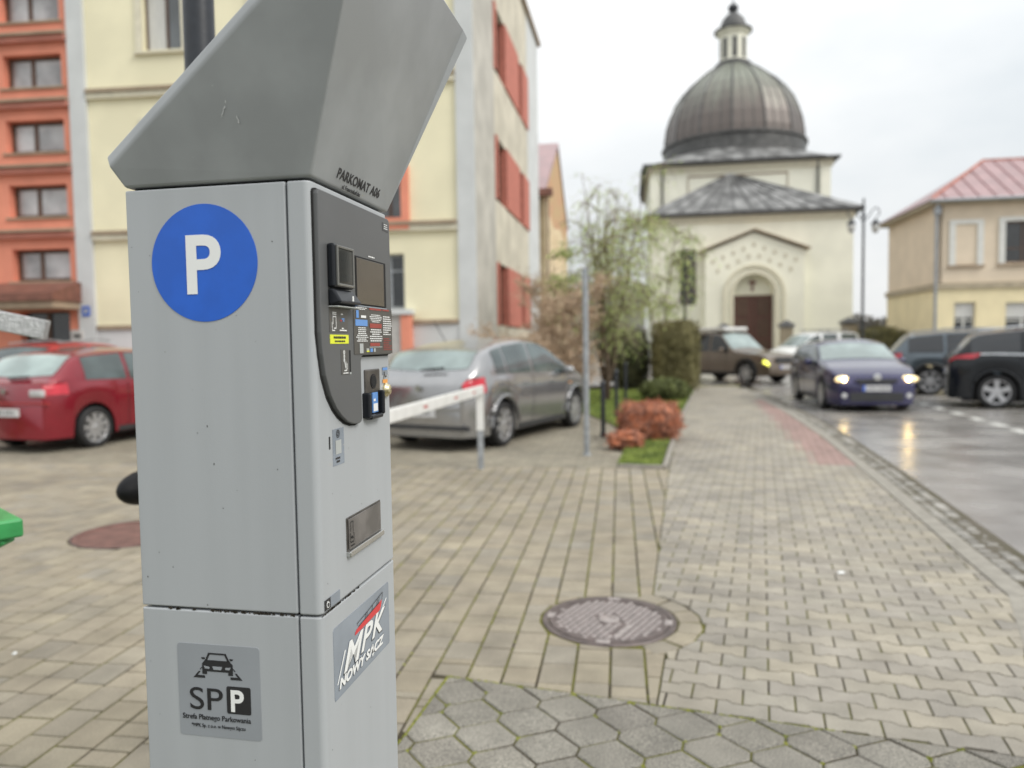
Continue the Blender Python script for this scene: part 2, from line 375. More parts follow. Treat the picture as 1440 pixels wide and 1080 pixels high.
def trim_circle(w, C_, r):
    g = cen(w); d = hypot(g[0] - C_[0], g[1] - C_[1])
    if d > r + .3: return w
    if max(hypot(p[0] - C_[0], p[1] - C_[1]) for p in w) < r + .02: return None
    ux, uy = (g[0] - C_[0]) / (d or 1), (g[1] - C_[1]) / (d or 1)
    if min((p[0] - C_[0]) * ux + (p[1] - C_[1]) * uy for p in w) > r: return w
    w = clip(w, lambda x, y: (x - C_[0]) * ux + (y - C_[1]) * uy - r)
    return w if len(w) > 2 and area(w) > .0012 else None
def lay(parent, polys, m, name='paver', ch=.004, depth=.03, limit=300, jit=.0012, tiltj=.006, z0=0):
    """polys: (local polygon, centre, angle, clipped?). The ones that show largest become objects, the rest one joined part."""
    shared = {}
    items = []
    for loc_poly, c, a, wpoly, key in polys:
        cc = cen(wpoly); s = area(wpoly) / (cc[0] ** 2 + cc[1] ** 2 + 1) ** 1.5
        items.append((s if seen(*cc) else s * 1e-4, loc_poly, c, a, wpoly, key))
    items.sort(key=lambda t: -t[0])
    rest = MB()
    for i, (s, lp, c, a, wp, key) in enumerate(items):
        dz = z0 + RND.uniform(-jit, jit); t = (RND.uniform(-tiltj, tiltj), RND.uniform(-tiltj, tiltj))
        if i < limit:
            if key is not None:
                if key not in shared:
                    vs, fs = paver_geo(lp, ch, depth); me = bpy.data.meshes.new(name); me.from_pydata(vs, [], fs); me.materials.append(m); shared[key] = me
                o = bpy.data.objects.new(name, shared[key]); o.location = (c[0], c[1], dz); o.rotation_euler = (t[0], t[1], a)
            else:
                cc = cen(wp); vs, fs = paver_geo([(x - cc[0], y - cc[1]) for x, y in wp], ch, depth, 0, t)
                me = bpy.data.meshes.new(name); me.from_pydata(vs, [], fs); me.materials.append(m)
                o = bpy.data.objects.new(name, me); o.location = (cc[0], cc[1], dz)
            COL.objects.link(o); o.parent = parent
        else:
            rest.add(*paver_geo(wp, ch, depth, dz, t))
    if rest.v:
        o = rest.build('far_' + name + 's', m, parent, recalc=False); o['kind'] = 'stuff'

def xf(poly, c, a):
    ca, sa = cos(a), sin(a); return [(c[0] + x * ca - y * sa, c[1] + x * sa + y * ca) for x, y in poly]

HEXC = (-.30, 3.20); HA = radians(-18.9)
hex_top = line_fn((HEXC[0] + cos(HA), HEXC[1] + sin(HA)), HEXC)       # >0 : on the camera side of the hex edge
_ht = line_fn(HEXC, (HEXC[0] + cos(HA), HEXC[1] + sin(HA)))           # >0 : beyond the edge
hex_left = line_fn((-.433, 2.66), HEXC)                              # >0 : left of left edge
SEAM = [(.56, 2.91), (.70, 3.42), (.77, 4.12), (1.76, 8.38), (2.94, 13.14), (4.66, 19.3), (5.73, 23.1)]
KIN = [(1.2, 1.6), (2.71, 3.93), (3.03, 5.15), (3.86, 8.2), (4.67, 11.36), (5.45, 14.9), (6.14, 18.49), (6.95, 22.78)]
def seg_for(y, pl):
    for i in range(len(pl) - 1):
        if y <= pl[i + 1][1]: return pl[i], pl[i + 1]
    return pl[-2], pl[-1]
def plx(y, pl):
    a, b = seg_for(y, pl); return a[0] + (b[0] - a[0]) * (y - a[1]) / (b[1] - a[1])
def offs(pl, d):
    out = []
    for i, p in enumerate(pl):
        a = pl[max(i - 1, 0)]; b = pl[min(i + 1, len(pl) - 1)]; dx, dy = b[0] - a[0], b[1] - a[1]; L = hypot(dx, dy)
        out.append((p[0] + dy / L * d, p[1] - dx / L * d))
    return out
FAR_A = radians(-8.2); FARP = (1.21, 8.54)
far_fn = line_fn((FARP[0], FARP[1]), (FARP[0] - cos(FAR_A), FARP[1] - sin(FAR_A)))   # >0: nearer than lot edge
lot_fn = line_fn((FARP[0] - cos(FAR_A), FARP[1] - sin(FAR_A)), FARP)
MANH = (.49, 3.84); MR = .35

# ---- hexagonal slabs
hexp = struct(MB().add([(HEXC[0] - 6 * sin(HA) * 0, 0, -.007)] * 0, []).build('pavement', 'joint')) if False else None
def bed(name, pts, m='joint', z=-.0065):
    return struct(MB().add([(x, y, z) for x, y in pts], [tuple(range(len(pts)))]).build(name, m))
pav_hex = bed('pavement', [(-.433 - .65, 0), (1.2 + .3, 0), (4.2, 1.66), (.60, 2.89), HEXC])
S = .234; HP = .1475; Rr = 1
def hexpoly(r): return [(.1130, -.0250), (.1130, .0250), (0, .1138), (-.1130, .0250), (-.1130, -.0250), (0, -.1138)]
polys = []
ox, oy = -.022, 2.975
for j in range(-18, 10):
    for i in range(-10, 22):
        lx = (i + .5 * (j % 2)) * S; ly = j * HP
        c = (ox + lx * cos(HA) - ly * sin(HA), oy + lx * sin(HA) + ly * cos(HA))
        if c[1] < .9 or c[0] > 4.4 or c[0] < -1: continue
        lp = hexpoly(Rr); w = xf(lp, c, HA)
        w2 = clip(w, lambda x, y: hex_top(x, y) - .004)
        if len(w2) > 2: w2 = clip(w2, lambda x, y: -hex_left(x, y) - .004)
        if len(w2) < 3 or area(w2) < .0012: continue
        full = area(w2) > area(w) * .999
        if plx(c[1], KIN) < c[0] + .1: continue
        polys.append((lp, c, HA, w2, 'hex' if full else None))
lay(pav_hex, polys, P_HEX, ch=.005, jit=.0018, tiltj=.010)

# ---- sand-coloured rectangular pavers of the entrance
pav_brk = bed('driveway', [(-9, .3), (-.8, .3), (-.433, 2.66), (HEXC[0], HEXC[1]), (.60, 2.89), (.70, 3.42), (.77, 4.12), (1.76, 8.38), FARP, (-9, FARP[1] + 10.2 * math.tan(radians(8.2)))])
BA = radians(81.8); CW = .155
polys = []
bd = (cos(BA), sin(BA)); bn = (sin(BA), -cos(BA))    # along, across (to the right)
seam_fns = [line_fn(SEAM[i], SEAM[i + 1]) for i in range(3)]
for ci in range(-62, 14):
    s0 = -2.4 + RND.uniform(-.2, 0)
    cx0 = .16 + ci * CW
    s = s0
    last = 0
    while s < 7.0:
        L = RND.choice([.2, .2, .2, .15, .15, .1, .055]) if last != .055 else .2
        last = L
        if abs(ci) > 14 and L < .1: L = .2
        # (0,3.98) origin
        mx = cx0 + 0; lx = CW / 2 - .0056; ly = L / 2 - .0040
        c = (MANH[0] - .36 + mx * bn[0] + (s + L / 2) * bd[0], 4.0 + mx * bn[1] + (s + L / 2) * bd[1])
        s += L
        if c[1] < .6 or c[0] < -8: continue
        lp = [(-ly, -lx), (ly, -lx), (ly, lx), (-ly, lx)]
        w = xf(lp, c, BA); w2 = w
        sf = seam_fns[0] if c[1] < 3.42 else (seam_fns[1] if c[1] < 4.12 else seam_fns[2])
        w2 = clip(w2, lambda x, y: sf(x, y) - .004)
        if len(w2) > 2: w2 = clip(w2, lambda x, y: far_fn(x, y) - .01)
        if len(w2) < 3: continue
        g = cen(w2)
        mn1 = min(_ht(*p) for p in w2); mn2 = min(hex_left(*p) for p in w2)
        if not (mn1 > 0 or mn2 > 0):
            if _ht(*g) > 0: w2 = clip(w2, lambda x, y: _ht(x, y) - .004)
            elif hex_left(*g) > 0: w2 = clip(w2, lambda x, y: hex_left(x, y) - .004)
            elif max(_ht(*p) for p in w2) > .009: w2 = clip(w2, lambda x, y: _ht(x, y) - .004)
            elif max(hex_left(*p) for p in w2) > .009: w2 = clip(w2, lambda x, y: hex_left(x, y) - .004)
            else: continue
            if len(w2) < 3 or area(w2) < .0006: continue
        # manhole cut: drop stones wholly inside, trim those crossing by the tangent line
        g = cen(w2); d = hypot(g[0] - MANH[0], g[1] - MANH[1])
        dmin = min(hypot(p[0] - MANH[0], p[1] - MANH[1]) for p in w2)
        if dmin < MR + .012 or d < MR + .02:
            if d < MR - .03: 
                if max(hypot(p[0] - MANH[0], p[1] - MANH[1]) for p in w2) < MR + .03: continue
            ux, uy = (g[0] - MANH[0]) / d, (g[1] - MANH[1]) / d
            w2 = clip(w2, lambda x, y: (x - MANH[0]) * ux + (y - MANH[1]) * uy - (MR + .012))
            if len(w2) < 3 or area(w2) < .002: continue
        w2 = trim_circle(w2, (-2.99, 5.83), .465)
        if not w2: continue
        full = area(w2) > area(w) * .999
        polys.append((lp, c, BA, w2, round(L, 3) if full else None))
lay(pav_brk, polys, P_BRK, ch=.004, jit=.0015, tiltj=.006)

# ---- wave-edged pavers of the pavement
pav_wav = bed('sidewalk', [(4.2, 1.66), KIN[1], KIN[2], KIN[3], KIN[4], KIN[5], KIN[6], KIN[7], (7.4, 24.2), (5.9, 24.2), SEAM[6], SEAM[5], SEAM[4], SEAM[3], SEAM[2], SEAM[1], SEAM[0]][::-1])
RED = [(3.53, 8.63), (3.97, 8.43), (4.63, 10.53), (5.4, 14.2), (6.12, 18.02), (5.86, 18.08)]
def in_poly(x, y, P):
    r = False; j = len(P) - 1
    for i in range(len(P)):
        if (P[i][1] > y) != (P[j][1] > y) and x < (P[j][0] - P[i][0]) * (y - P[i][1]) / (P[j][1] - P[i][1]) + P[i][0]: r = not r
        j = i
    return r
WA = radians(-18.5); WL, WPITCH, WAMP = .20, .117, .010
def wavepoly():
    L, h, g = WL / 2 - .0036, WPITCH / 2 - .0042, WAMP
    xs = [(-L, 1), (-WL * .30, 1), (-WL * .20, -1), (WL * .20, -1), (WL * .30, 1), (L, 1)]
    top = [(x, h + g * s) for x, s in xs]; bot = [(x, -h - g * s) for x, s in xs]
    return bot + top[::-1]
polys = []; rpolys = []
wp = wavepoly()
for j in range(-12, 215):
    for i in range(-34, 60):
        lx = (i + .5 * (j % 2)) * WL; ly = j * WPITCH
        c = (.9 + lx * cos(WA) - ly * sin(WA), 3.22 + lx * sin(WA) + ly * cos(WA))
        if c[1] < 1.5 or c[1] > 23.6: continue
        ls = plx(max(c[1], 2.92), SEAM) if c[1] >= 2.85 else .3; rs = plx(c[1], KIN)
        if c[0] < ls - .15 or c[0] > rs + .15: continue
        w = xf(wp, c, WA); w2 = w
        a, b = seg_for(max(c[1], 2.92), SEAM); sf = line_fn(b, a)
        w2 = clip(w2, lambda x, y: sf(x, y) - .004)
        if len(w2) > 2: w2 = clip(w2, lambda x, y: _ht(x, y) - .004)
        a2, b2 = seg_for(c[1], KIN); kf = line_fn(a2, b2)
        if len(w2) > 2: w2 = clip(w2, lambda x, y: kf(x, y) - .004)
        if len(w2) < 3 or area(w2) < .0018: continue
        g = cen(w2)
        if g[1] < 4.3:
            w2 = trim_circle(w2, MANH, MR + .128)
            if not w2: continue
        full = area(w2) > area(w) * .999
        (rpolys if in_poly(g[0], g[1], RED) else polys).append((wp, c, WA, w2, 'wave' if full else None))
lay(pav_wav, polys, P_WAV, ch=.003, jit=.001, tiltj=.005)
lay(pav_wav, rpolys, P_RED, name='red_paver', ch=.003, jit=.001, tiltj=.004, limit=0 if False else 120)

# trimmed stones round the right side of the manhole
polys = []
for k, a in enumerate([-62, -40, -19, 3, 25, 47]):
    a0, a1 = radians(a - 10), radians(a + 10.2)
    r0, r1 = MR + .012, MR + .118
    w = [(MANH[0] + r * cos(t), MANH[1] + r * sin(t)) for r, t in ((r0, a0), (r1, a0 + .01), (r1 + .008, (a0 + a1) / 2), (r1, a1), (r0, a1))]
    polys.append((w, cen(w), 0, w, None))
lay(pav_brk, polys, P_BRK, name='cut_paver', ch=.006, jit=.002)

# ---- kerb stones and granite setts
def along(pl, step):
    out = []; carry = 0
    for i in range(len(pl) - 1):
        a, b = Vector(pl[i]), Vector(pl[i + 1]); L = (b - a).length; t = carry
        while t < L: out.append((a + (b - a) * (t / L), (b - a).normalized())); t += step
        carry = t - L
    return out
K0 = KIN[1:]
kerb = struct(MB().add([(x, y, -.012) for x, y in offs(KIN, 0)] + [(x, y, -.012) for x, y in offs(KIN, .42)][::-1], [tuple(range(2 * len(KIN)))]).build('kerb', mk('kerb_joint', (.12, .105, .08), .95, col2=(.09, .08, .05), vscale=3, bump=.5, coord='World')))
pts = along(offs(KIN, .075), 1.0)
for k in range(len(pts) - 1):
    (p, d), (q, _) = pts[k], pts[k + 1]; dd = (q - p).normalized(); n = Vector((dd.y, -dd.x))
    mb = MB(); c = (p + q) / 2
    poly = [p + dd * .004 - n * .068 - c, q - dd * .004 - n * .068 - c, q - dd * .004 + n * .068 - c, p + dd * .004 + n * .068 - c]
    mb.prism([(v.x, v.y) for v in poly][::-1], -.05, .001)
    mb.build('kerb_stone', 'kerb_stone', kerb, bevel=.008, loc=(c.x, c.y, RND.uniform(-.001, .002)))
polys = []
for row, off in enumerate((.205, .315)):
    for p, d in along(offs(KIN, off), .115 if row else .122):
        if p.y > 21: continue
        n = Vector((d.y, -d.x)); l, w = .048 + RND.uniform(-.006, .004), .046 + RND.uniform(-.006, .004)
        q = [p + d * sx * l + n * sy * w + Vector((RND.uniform(-.006, .006), RND.uniform(-.006, .006))) for sx, sy in ((-1, 1), (1, 1), (1, -1), (-1, -1))]
        q = [(v.x, v.y) for v in q]
        polys.append((q, cen(q), 0, q, None))
lay(kerb, polys, P_SET, name='sett', ch=.012, depth=.04, jit=.005, tiltj=.05, z0=-.008)

# ---- road
RIN = offs(KIN, .375)
road_pts = [(1.6, -1)] + RIN[0:] + [(7.9, 24.4), (-30, 30.5), (-30, 45), (60, 32), (60, -1)]
struct(MB().add([(x, y, -.02) for x, y in road_pts], [tuple(range(len(road_pts)))]).build('road', 'asphalt'))
# dashed line
dash = struct(MB().build('road_line_marking', 'line_paint')) if False else None
mk_e = empty('road_marking'); mk_e['kind'] = 'structure'
DP = [(7.35, 9.7), (7.59, 10.6), (7.82, 11.45), (8.05, 12.30), (8.28, 13.25), (8.53, 14.25), (8.80, 15.35), (9.07, 16.4), (9.33, 17.4), (9.6, 18.5)]
for k, (x, y) in enumerate(DP):
    d = Vector((.25, .97)); n = Vector((.97, -.25)); p = Vector((x, y))
    q = [p + d * a * .27 + n * b * .085 for a, b in ((-1, -1), (-1, 1), (1, 1), (1, -1))]
    MB().add([(v.x - x, v.y - y, 0) for v in q], [(0, 1, 2, 3)]).build('dash', 'line_paint', mk_e, loc=(x, y, -.016))

# ---- car park paving beyond the driveway
lot = bed('car_park_paving', [(-40, 14.6), (-9, 10.01), FARP, (1.9, 11.5), (2.2, 13.2), (2.2, 30), (-40, 36)], 'lot_ground', -.009)
polys = []
for j in range(0, 95):
    for i in range(-95, 14):
        lx = (i + .5 * (j % 2)) * .2; ly = (j + .5) * .1
        c = (FARP[0] + lx * cos(FAR_A) - ly * sin(FAR_A), FARP[1] + lx * sin(FAR_A) + ly * cos(FAR_A))
        if c[0] < -9 or c[0] > 1.25 + max(0, (c[1] - 11.3)) * .33 or c[1] > 16: continue
        if not (seen(c[0], c[1]) or RND.random() < .0 or c[0] > -6): continue
        h, w = .0965, .0465
        w = xf([(-h, -w), (h, -w), (h, w), (-h, w)], c, FAR_A)
        polys.append((w, c, 0, w, None))
lay(lot, polys, P_LOT, ch=.004, limit=60, jit=.001, tiltj=.003)

# ---- manhole covers
def disc(r, n=40, c=(0, 0)): return [(c[0] + r * cos(2 * pi * k / n), c[1] + r * sin(2 * pi * k / n)) for k in range(n)]
mh = empty('manhole_cover', (MANH[0], MANH[1], 0), radians(-33), 'round cast iron manhole cover with square studs, in the paving right of the parking meter', 'manhole cover')
fr = MB(); fr.lathe([(.318, -.03), (.318, .001), (.345, .002), (.35, -.004), (.35, -.03)], 48); fr.build('frame', 'iron_brown', mh, smooth=False)
MB().lathe([(.313, -.03), (.313, -.004), (.30, -.002), (.0005, -.002)], 48).build('cover', 'iron_brown', mh)
rim = MB().lathe([(.288, -.004), (.288, .002), (.312, .002), (.312, -.004)], 48).build('ring', 'iron_brown', mh)
st = MB()
for i in range(-8, 9):
    for j in range(-8, 9):
        x, y = i * .0345, j * .0345
        if hypot(x, y) < .07 or hypot(x, y) > .277: continue
        if i in (3, 4) and -6 < j < 0: continue
        h = .0115
        st.add([(x - h, y - h, -.002), (x + h, y - h, -.002), (x + h, y + h, -.002), (x - h, y + h, -.002),
                (x - h * .7, y - h * .7, .004), (x + h * .7, y - h * .7, .004), (x + h * .7, y + h * .7, .004), (x - h * .7, y + h * .7, .004)],
               [(4, 5, 6, 7), (0, 1, 5, 4), (1, 2, 6, 5), (2, 3, 7, 6), (3, 0, 4, 7)])
st.build('stud_field', 'iron_stud', mh)['kind'] = 'stuff'
MB().box(.118, .152, -.2, -.02, -.003, .0035).build('blank_bar', 'iron_stud', mh, bevel=.002)
MB().lathe([(.055, -.002), (.055, .003), (.04, .0035), (.04, -.001)], 20).build('emblem_boss', 'iron_stud', mh)
for a in (20, 110, 200, 290):
    MB().box(-.035, .035, .285, .325, .001, .0045).build('lug', 'iron_stud', mh, bevel=.002).rotation_euler = (0, 0, radians(a))
mh2 = empty('manhole_cover', (-2.99, 5.83, 0), .35, 'reddish brown manhole cover in the car park paving, left of the parking meter', 'manhole cover')
MB().lathe([(.44, -.03), (.44, .003), (.40, .004), (.40, -.002), (.0005, -.002)], 40).build('cover', mat('iron_red', (.17, .085, .07), .6, var=.25, vscale=8, bump=.2), mh2)
MB().lathe([(.46, -.03), (.46, .003), (.445, .003), (.445, -.03)], 40).build('frame', 'iron_brown', mh2)

# ---- moss in the joints
mo = MB()
def moss_at(x, y, r):
    n = 6; vs = [(x + r * RND.uniform(.7, 1.2) * cos(2 * pi * k / n), y + r * RND.uniform(.7, 1.2) * sin(2 * pi * k / n), -.006) for k in range(n)]
    mo.add(vs + [(x, y, RND.uniform(.000, .004))], [(k, (k + 1) % n, n) for k in range(n)])
for j in range(-10, 4):
    for i in range(-6, 14):
        lx = (i + .5 * (j % 2)) * S; ly = j * HP
        for k in range(2):
            ax, ay = lx + .117, ly + (.0275 if k else -.0275)
            x, y = ox + ax * cos(HA) - ay * sin(HA), oy + ax * sin(HA) + ay * cos(HA)
            if hex_top(x, y) > 0 and hex_left(x, y) < 0 and RND.random() < .5:
                for _ in range(7): moss_at(x + RND.gauss(0, .006), y + RND.gauss(0, .008), RND.uniform(.003, .007))
for _ in range(1500):      # along the hex border and the driveway's long joints
    t = RND.random()
    if t < .25:
        u = RND.uniform(0, 1.6) ** 1; x, y = HEXC[0] + u * cos(HA), HEXC[1] + u * sin(HA)
    elif t < .4:
        u = RND.random(); x, y = HEXC[0] + u * -.133, HEXC[1] - u * .54
    else:
        ci = RND.randint(-8, 7); s = RND.uniform(-1.5, 2.5) ; mx = .16 + (ci + .5) * CW
        x, y = MANH[0] - .36 + mx * bn[0] + s * bd[0], 4.0 + mx * bn[1] + s * bd[1]
        if _ht(x, y) < 0 and hex_left(x, y) < 0 or line_fn(SEAM[1], SEAM[3])(x, y) < 0 or hypot(x - MANH[0], y - MANH[1]) < MR: continue
        if mnoise.noise(Vector((x * 2, y * 2, 0))) < -.05: continue
    moss_at(x + RND.gauss(0, .002), y + RND.gauss(0, .003), RND.uniform(.003, .007))
tag(mo.build('moss', 'moss', recalc=False), 'yellow green moss growing in the joints of the near paving', 'moss', kind='stuff')

# ---- verge with grass beside the pavement
BL = [(1.21, 8.6), (1.55, 10.2), (1.9, 11.4), (1.6, 14), (1.2, 18), (.6, 24)]
BR = [(1.72, 8.40), (2.94, 13.14), (4.66, 19.3), (5.73, 23.1)]
verge_pts = BL + BR[::-1]
struct(MB().prism(verge_pts, -.1, .015).build('verge', 'soil'))
ek = struct(empty('verge_kerb'))
for a, b in ((BR[0], BR[1]), (BR[1], BR[2]), (BR[2], BR[3]), ((1.70, 8.41), (1.21, 8.55))):
    a, b = Vector(a), Vector(b); L = (b - a).length; n = max(1, int(L / 1.0)); d = (b - a) / n
    for k in range(n):
        p = a + d * k + d.normalized() * .004; q = a + d * (k + 1) - d.normalized() * .004
        MB().bar((p.x - p.x, 0, 0), ((q - p).x, (q - p).y, 0), .06 if n > 1 else .045, .12).build('edging_stone', 'kerb_stone', ek, bevel=.006, loc=(p.x, p.y, -.015))
gr = MB()
def blade(mb, x, y, z, h, w, rnd=RND):
    a = rnd.uniform(0, 2 * pi); dx, dy = cos(a) * w, sin(a) * w; lx, ly = rnd.gauss(0, h * .35), rnd.gauss(0, h * .35)
    mb.add([(x - dx, y - dy, z), (x + dx, y + dy, z), (x + lx * .5 + dx * .6, y + ly * .5 + dy * .6, z + h * .6), (x + lx, y + ly, z + h)], [(0, 1, 2), (0, 2, 3)])
cnt = 0
while cnt < 26000:
    y = 8.5 + 14 * RND.random() ** 2.0; x = RND.uniform(.6, 5.6)
    if in_poly(x, y, verge_pts) and x < plx(y, BR) - .05:
        k = 1 + (y - 8.5) * .18
        blade(gr, x, y, .012, RND.uniform(.025, .07), .004 * k); cnt += 1
tag(gr.build('grass', 'grass', recalc=False), 'bright green grass growing on the verge beside the pavement', 'grass', kind='stuff')

# ------------------------------------------------------------------ leaves, hedges, trees
def leaf(mb, p, s, rnd=RND):
    v = Vector((rnd.gauss(0, 1), rnd.gauss(0, 1), rnd.gauss(0, 1))).normalized(); u = v.orthogonal().normalized() * s * .5; w = v.cross(u).normalized() * s * .32
    p = Vector(p); mb.add([p - u, p + w, p + u, p - w], [(0, 1, 2, 3)])
def bush(name, loc, dims, m, core, n, ls, label, cat, box=.0, noise=.18, group=None, cut=0, rz=0):
    """dims = half sizes; box 0 = ellipsoid, 1 = boxy"""
    e = empty(name, loc, rz, label, cat, group); hx, hy, hz = dims
    def surf(th, ph):
        d = Vector((cos(th) * cos(ph), sin(th) * cos(ph), sin(ph)))
        mx = max(abs(d.x), abs(d.y), abs(d.z)); k = (1 - box) + box * (1 / mx * .93)
        k = min(k, 1.28)
        k *= 1 + noise * mnoise.noise(d * 2.2 + Vector(loc)) + noise * .5 * mnoise.noise(d * 6 + Vector(loc))
        return Vector((d.x * hx * k, d.y * hy * k, hz + d.z * hz * k))
    c = MB(); nu, nv = 20, 12
    vs = [surf(2 * pi * i / nu, -pi / 2 + pi * j / nv) for j in range(nv + 1) for i in range(nu)]
    vs = [Vector((v.x * .86, v.y * .86, max(.0, hz + (v.z - hz) * .88))) for v in vs]
    c.add(vs, [(j * nu + i, j * nu + (i + 1) % nu, (j + 1) * nu + (i + 1) % nu, (j + 1) * nu + i) for j in range(nv) for i in range(nu)])
    c.build('branch_mass', core, e)
    L = MB()
    for _ in range(n):
        th = RND.uniform(0, 2 * pi); ph = math.asin(RND.uniform(-.95, 1)); p = surf(th, ph); q = p * 1
        k = RND.uniform(.84, 1.03) if RND.random() > .04 else RND.uniform(1, 1.12)
        q = Vector((p.x * k, p.y * k, hz + (p.z - hz) * k))
        if q.z < .0: q.z = RND.uniform(0, .1)
        leaf(L, q, ls * RND.uniform(.6, 1.3))
    L.build('foliage', m, e, recalc=False)
    tw = MB()
    for _ in range(7):
        a = RND.uniform(0, 2 * pi); r = RND.uniform(.1, .5)
        tw.tube([(0.0, 0, 0), (cos(a) * hx * r, sin(a) * hy * r, hz * .6)], [.02, .012], 5)
    tw.build('stem', 'bark', e)
    return e

bush('barberry_bush', (2.02, 11.0, 0), (.47, .45, .29), 'leaf_barberry', 'leaf_barberry', 6500, .035, 'low orange red barberry bush at the front of the grass verge', 'bush', box=.6, noise=.22)
bush('barberry_bush', (1.52, 10.05, 0), (.25, .25, .13), 'leaf_barberry', 'leaf_barberry', 1500, .03, 'small sparse reddish bush at the left corner of the verge', 'bush', box=.2, noise=.45)
bush('hedge', (4.82, 22.0, 0), (.72, .8, 1.03), 'leaf_hedge', 'leaf_hedge', 9000, .07, 'tall clipped olive brown hedge block beside the pavement', 'hedge', box=.95, noise=.08, rz=-.2)
bush('hedge', (3.55, 22.6, 0), (.62, .6, .93), 'leaf_dark', 'leaf_dark', 6000, .07, 'dark rounded evergreen bush left of the tall clipped hedge', 'bush', box=.45, noise=.12)
bush('conifer_shrub', (3.72, 18.2, 0), (.60, .55, .27), 'leaf_conifer', 'leaf_dark', 4500, .06, 'low spreading green conifer shrub in front of the clipped hedge', 'shrub', box=.1, noise=.2)
bush('hedge', (17.1, 34.6, 0), (1.15, .9, 1.0), 'leaf_hedge', 'leaf_dark', 5000, .10, 'rounded dark olive bush between the church pillars and the peach house', 'bush', box=.3, noise=.12)
bush('hedge', (15.5, 37.4, 0), (1.2, .8, .6), 'leaf_dark', 'leaf_dark', 2500, .11, 'low dark hedge behind the white van roof', 'hedge', box=.5, noise=.12)

def tree(loc, height, spread, trunks, label, cat='tree', leafm='leaf_spring', bark='bark', leaves=1, droop=.5, nb=9, tw=22, ls=.07, seed=1, name='tree', tr=.09, lean=.3, base_h=.25, twl=1.0, upb=0.0, tws=1.0, lr=.028):
    r = random.Random(seed); e = empty(name, loc, 0, label, cat)
    T = MB(); Lb = MB(); Tw = MB(); Lf = MB()
    for t in range(trunks):
        a = 2 * pi * t / trunks + r.uniform(-.5, .5); ln = lean * r.uniform(.5, 1.1) * (0 if trunks == 1 else 1)
        pts = []; k = 7; h = height * r.uniform(.75, .95)
        for i in range(k):
            f = i / (k - 1); pts.append(Vector((cos(a) * ln * spread * f ** 1.2 + r.gauss(0, .04), sin(a) * ln * spread * f ** 1.2 + r.gauss(0, .04), h * f)))
        rad = [tr * (1 - .85 * i / (k - 1)) * (1 if trunks == 1 else .6) for i in range(k)]
        T.tube(pts, rad, 7)
        for b in range(nb):
            f = r.uniform(base_h, 1); fi = f * (k - 1); i0 = min(int(fi), k - 2); p = pts[i0].lerp(pts[i0 + 1], fi - i0)
            ba = r.uniform(0, 2 * pi); bl = spread * r.uniform(.45, .95) * (1.1 - .5 * f)
            up = r.uniform(.3, .8) + upb
            bp = [p]; d = Vector((cos(ba), sin(ba), up)).normalized()
            for s in range(6):
                d = (d + Vector((r.gauss(0, .12), r.gauss(0, .12), -droop * .22 * s * .4))).normalized(); bp.append(bp[-1] + d * bl / 6)
            Lb.tube(bp, [lr * (1 - s / 7) + .004 for s in range(7)], 5, caps=False)
            for w in range(tw):
                s = r.randint(1, 6); q = bp[s - 1].lerp(bp[s], r.random()); d2 = Vector((r.gauss(0, .6), r.gauss(0, .6), r.gauss(.2, .4))).normalized()
                wp_ = [q]; wl_ = r.uniform(.25, .7) * spread * .4 * twl
                for x in range(4):
                    d2 = (d2 + Vector((0, 0, -droop * .8 * r.random()))).normalized(); wp_.append(wp_[-1] + d2 * wl_ / 4)
                    if leaves:
                        for _ in range(leaves):
                            leaf(Lf, wp_[-1] + Vector((r.gauss(0, .06), r.gauss(0, .06), r.gauss(0, .06))), ls * r.uniform(.6, 1.4), r)
                Tw.tube(wp_, [q_ * tws for q_ in (.008, .007, .006, .005, .003)], 3, caps=False)
    T.build('trunk', bark, e, smooth=True); Lb.build('limbs', bark, e, recalc=False); Tw.build('twigs', bark if bark != 'bark' else 'bark_light', e, recalc=False)
    if leaves: Lf.build('crown', leafm, e, recalc=False)
    return e
tree((2.3, 18.2, 0), 5.9, 2.0, 9, 'multi stemmed birch with thin drooping twigs and sparse spring leaves, left of the church', leaves=2, droop=1.1, nb=7, tw=17, ls=.05, seed=4, tr=.075, lean=.5, twl=1.8, upb=.7, tws=.6, lr=.016)
tree((4.75, 24.2, 0), 6.0, 2.0, 2, 'slender weeping tree with light green foliage hanging in front of the church window', leaves=2, droop=1.5, nb=11, tw=20, ls=.08, seed=12, tr=.07, base_h=.4, twl=2.2, upb=.4, tws=.6, lean=.35, lr=.02)
tree((1.15, 17.0, 0), 3.0, 1.3, 9, 'bare brown thicket of twigs beside the grey end wall', 'shrub', leaves=1, leafm='twig_brown', bark='twig_brown', droop=.3, nb=12, tw=22, ls=.05, seed=5, name='bare_shrub', tr=.03, lean=.75, base_h=.05, upb=.6, lr=.014)
tree((.15, 16.2, 0), 1.7, 1.0, 8, 'low bare brown bush behind the silver hatchback', 'shrub', leaves=1, leafm='twig_brown', bark='twig_brown', droop=.3, nb=10, tw=20, ls=.05, seed=15, name='bare_shrub', tr=.03, lean=.8, base_h=.05, upb=.6, lr=.014)
tree((1.35, 20.5, 0), 4.6, 1.1, 2, 'thin young tree with a few green leaves against the old gabled house', leaves=2, droop=.7, nb=8, tw=14, ls=.08, seed=21, tr=.07, lean=.3)

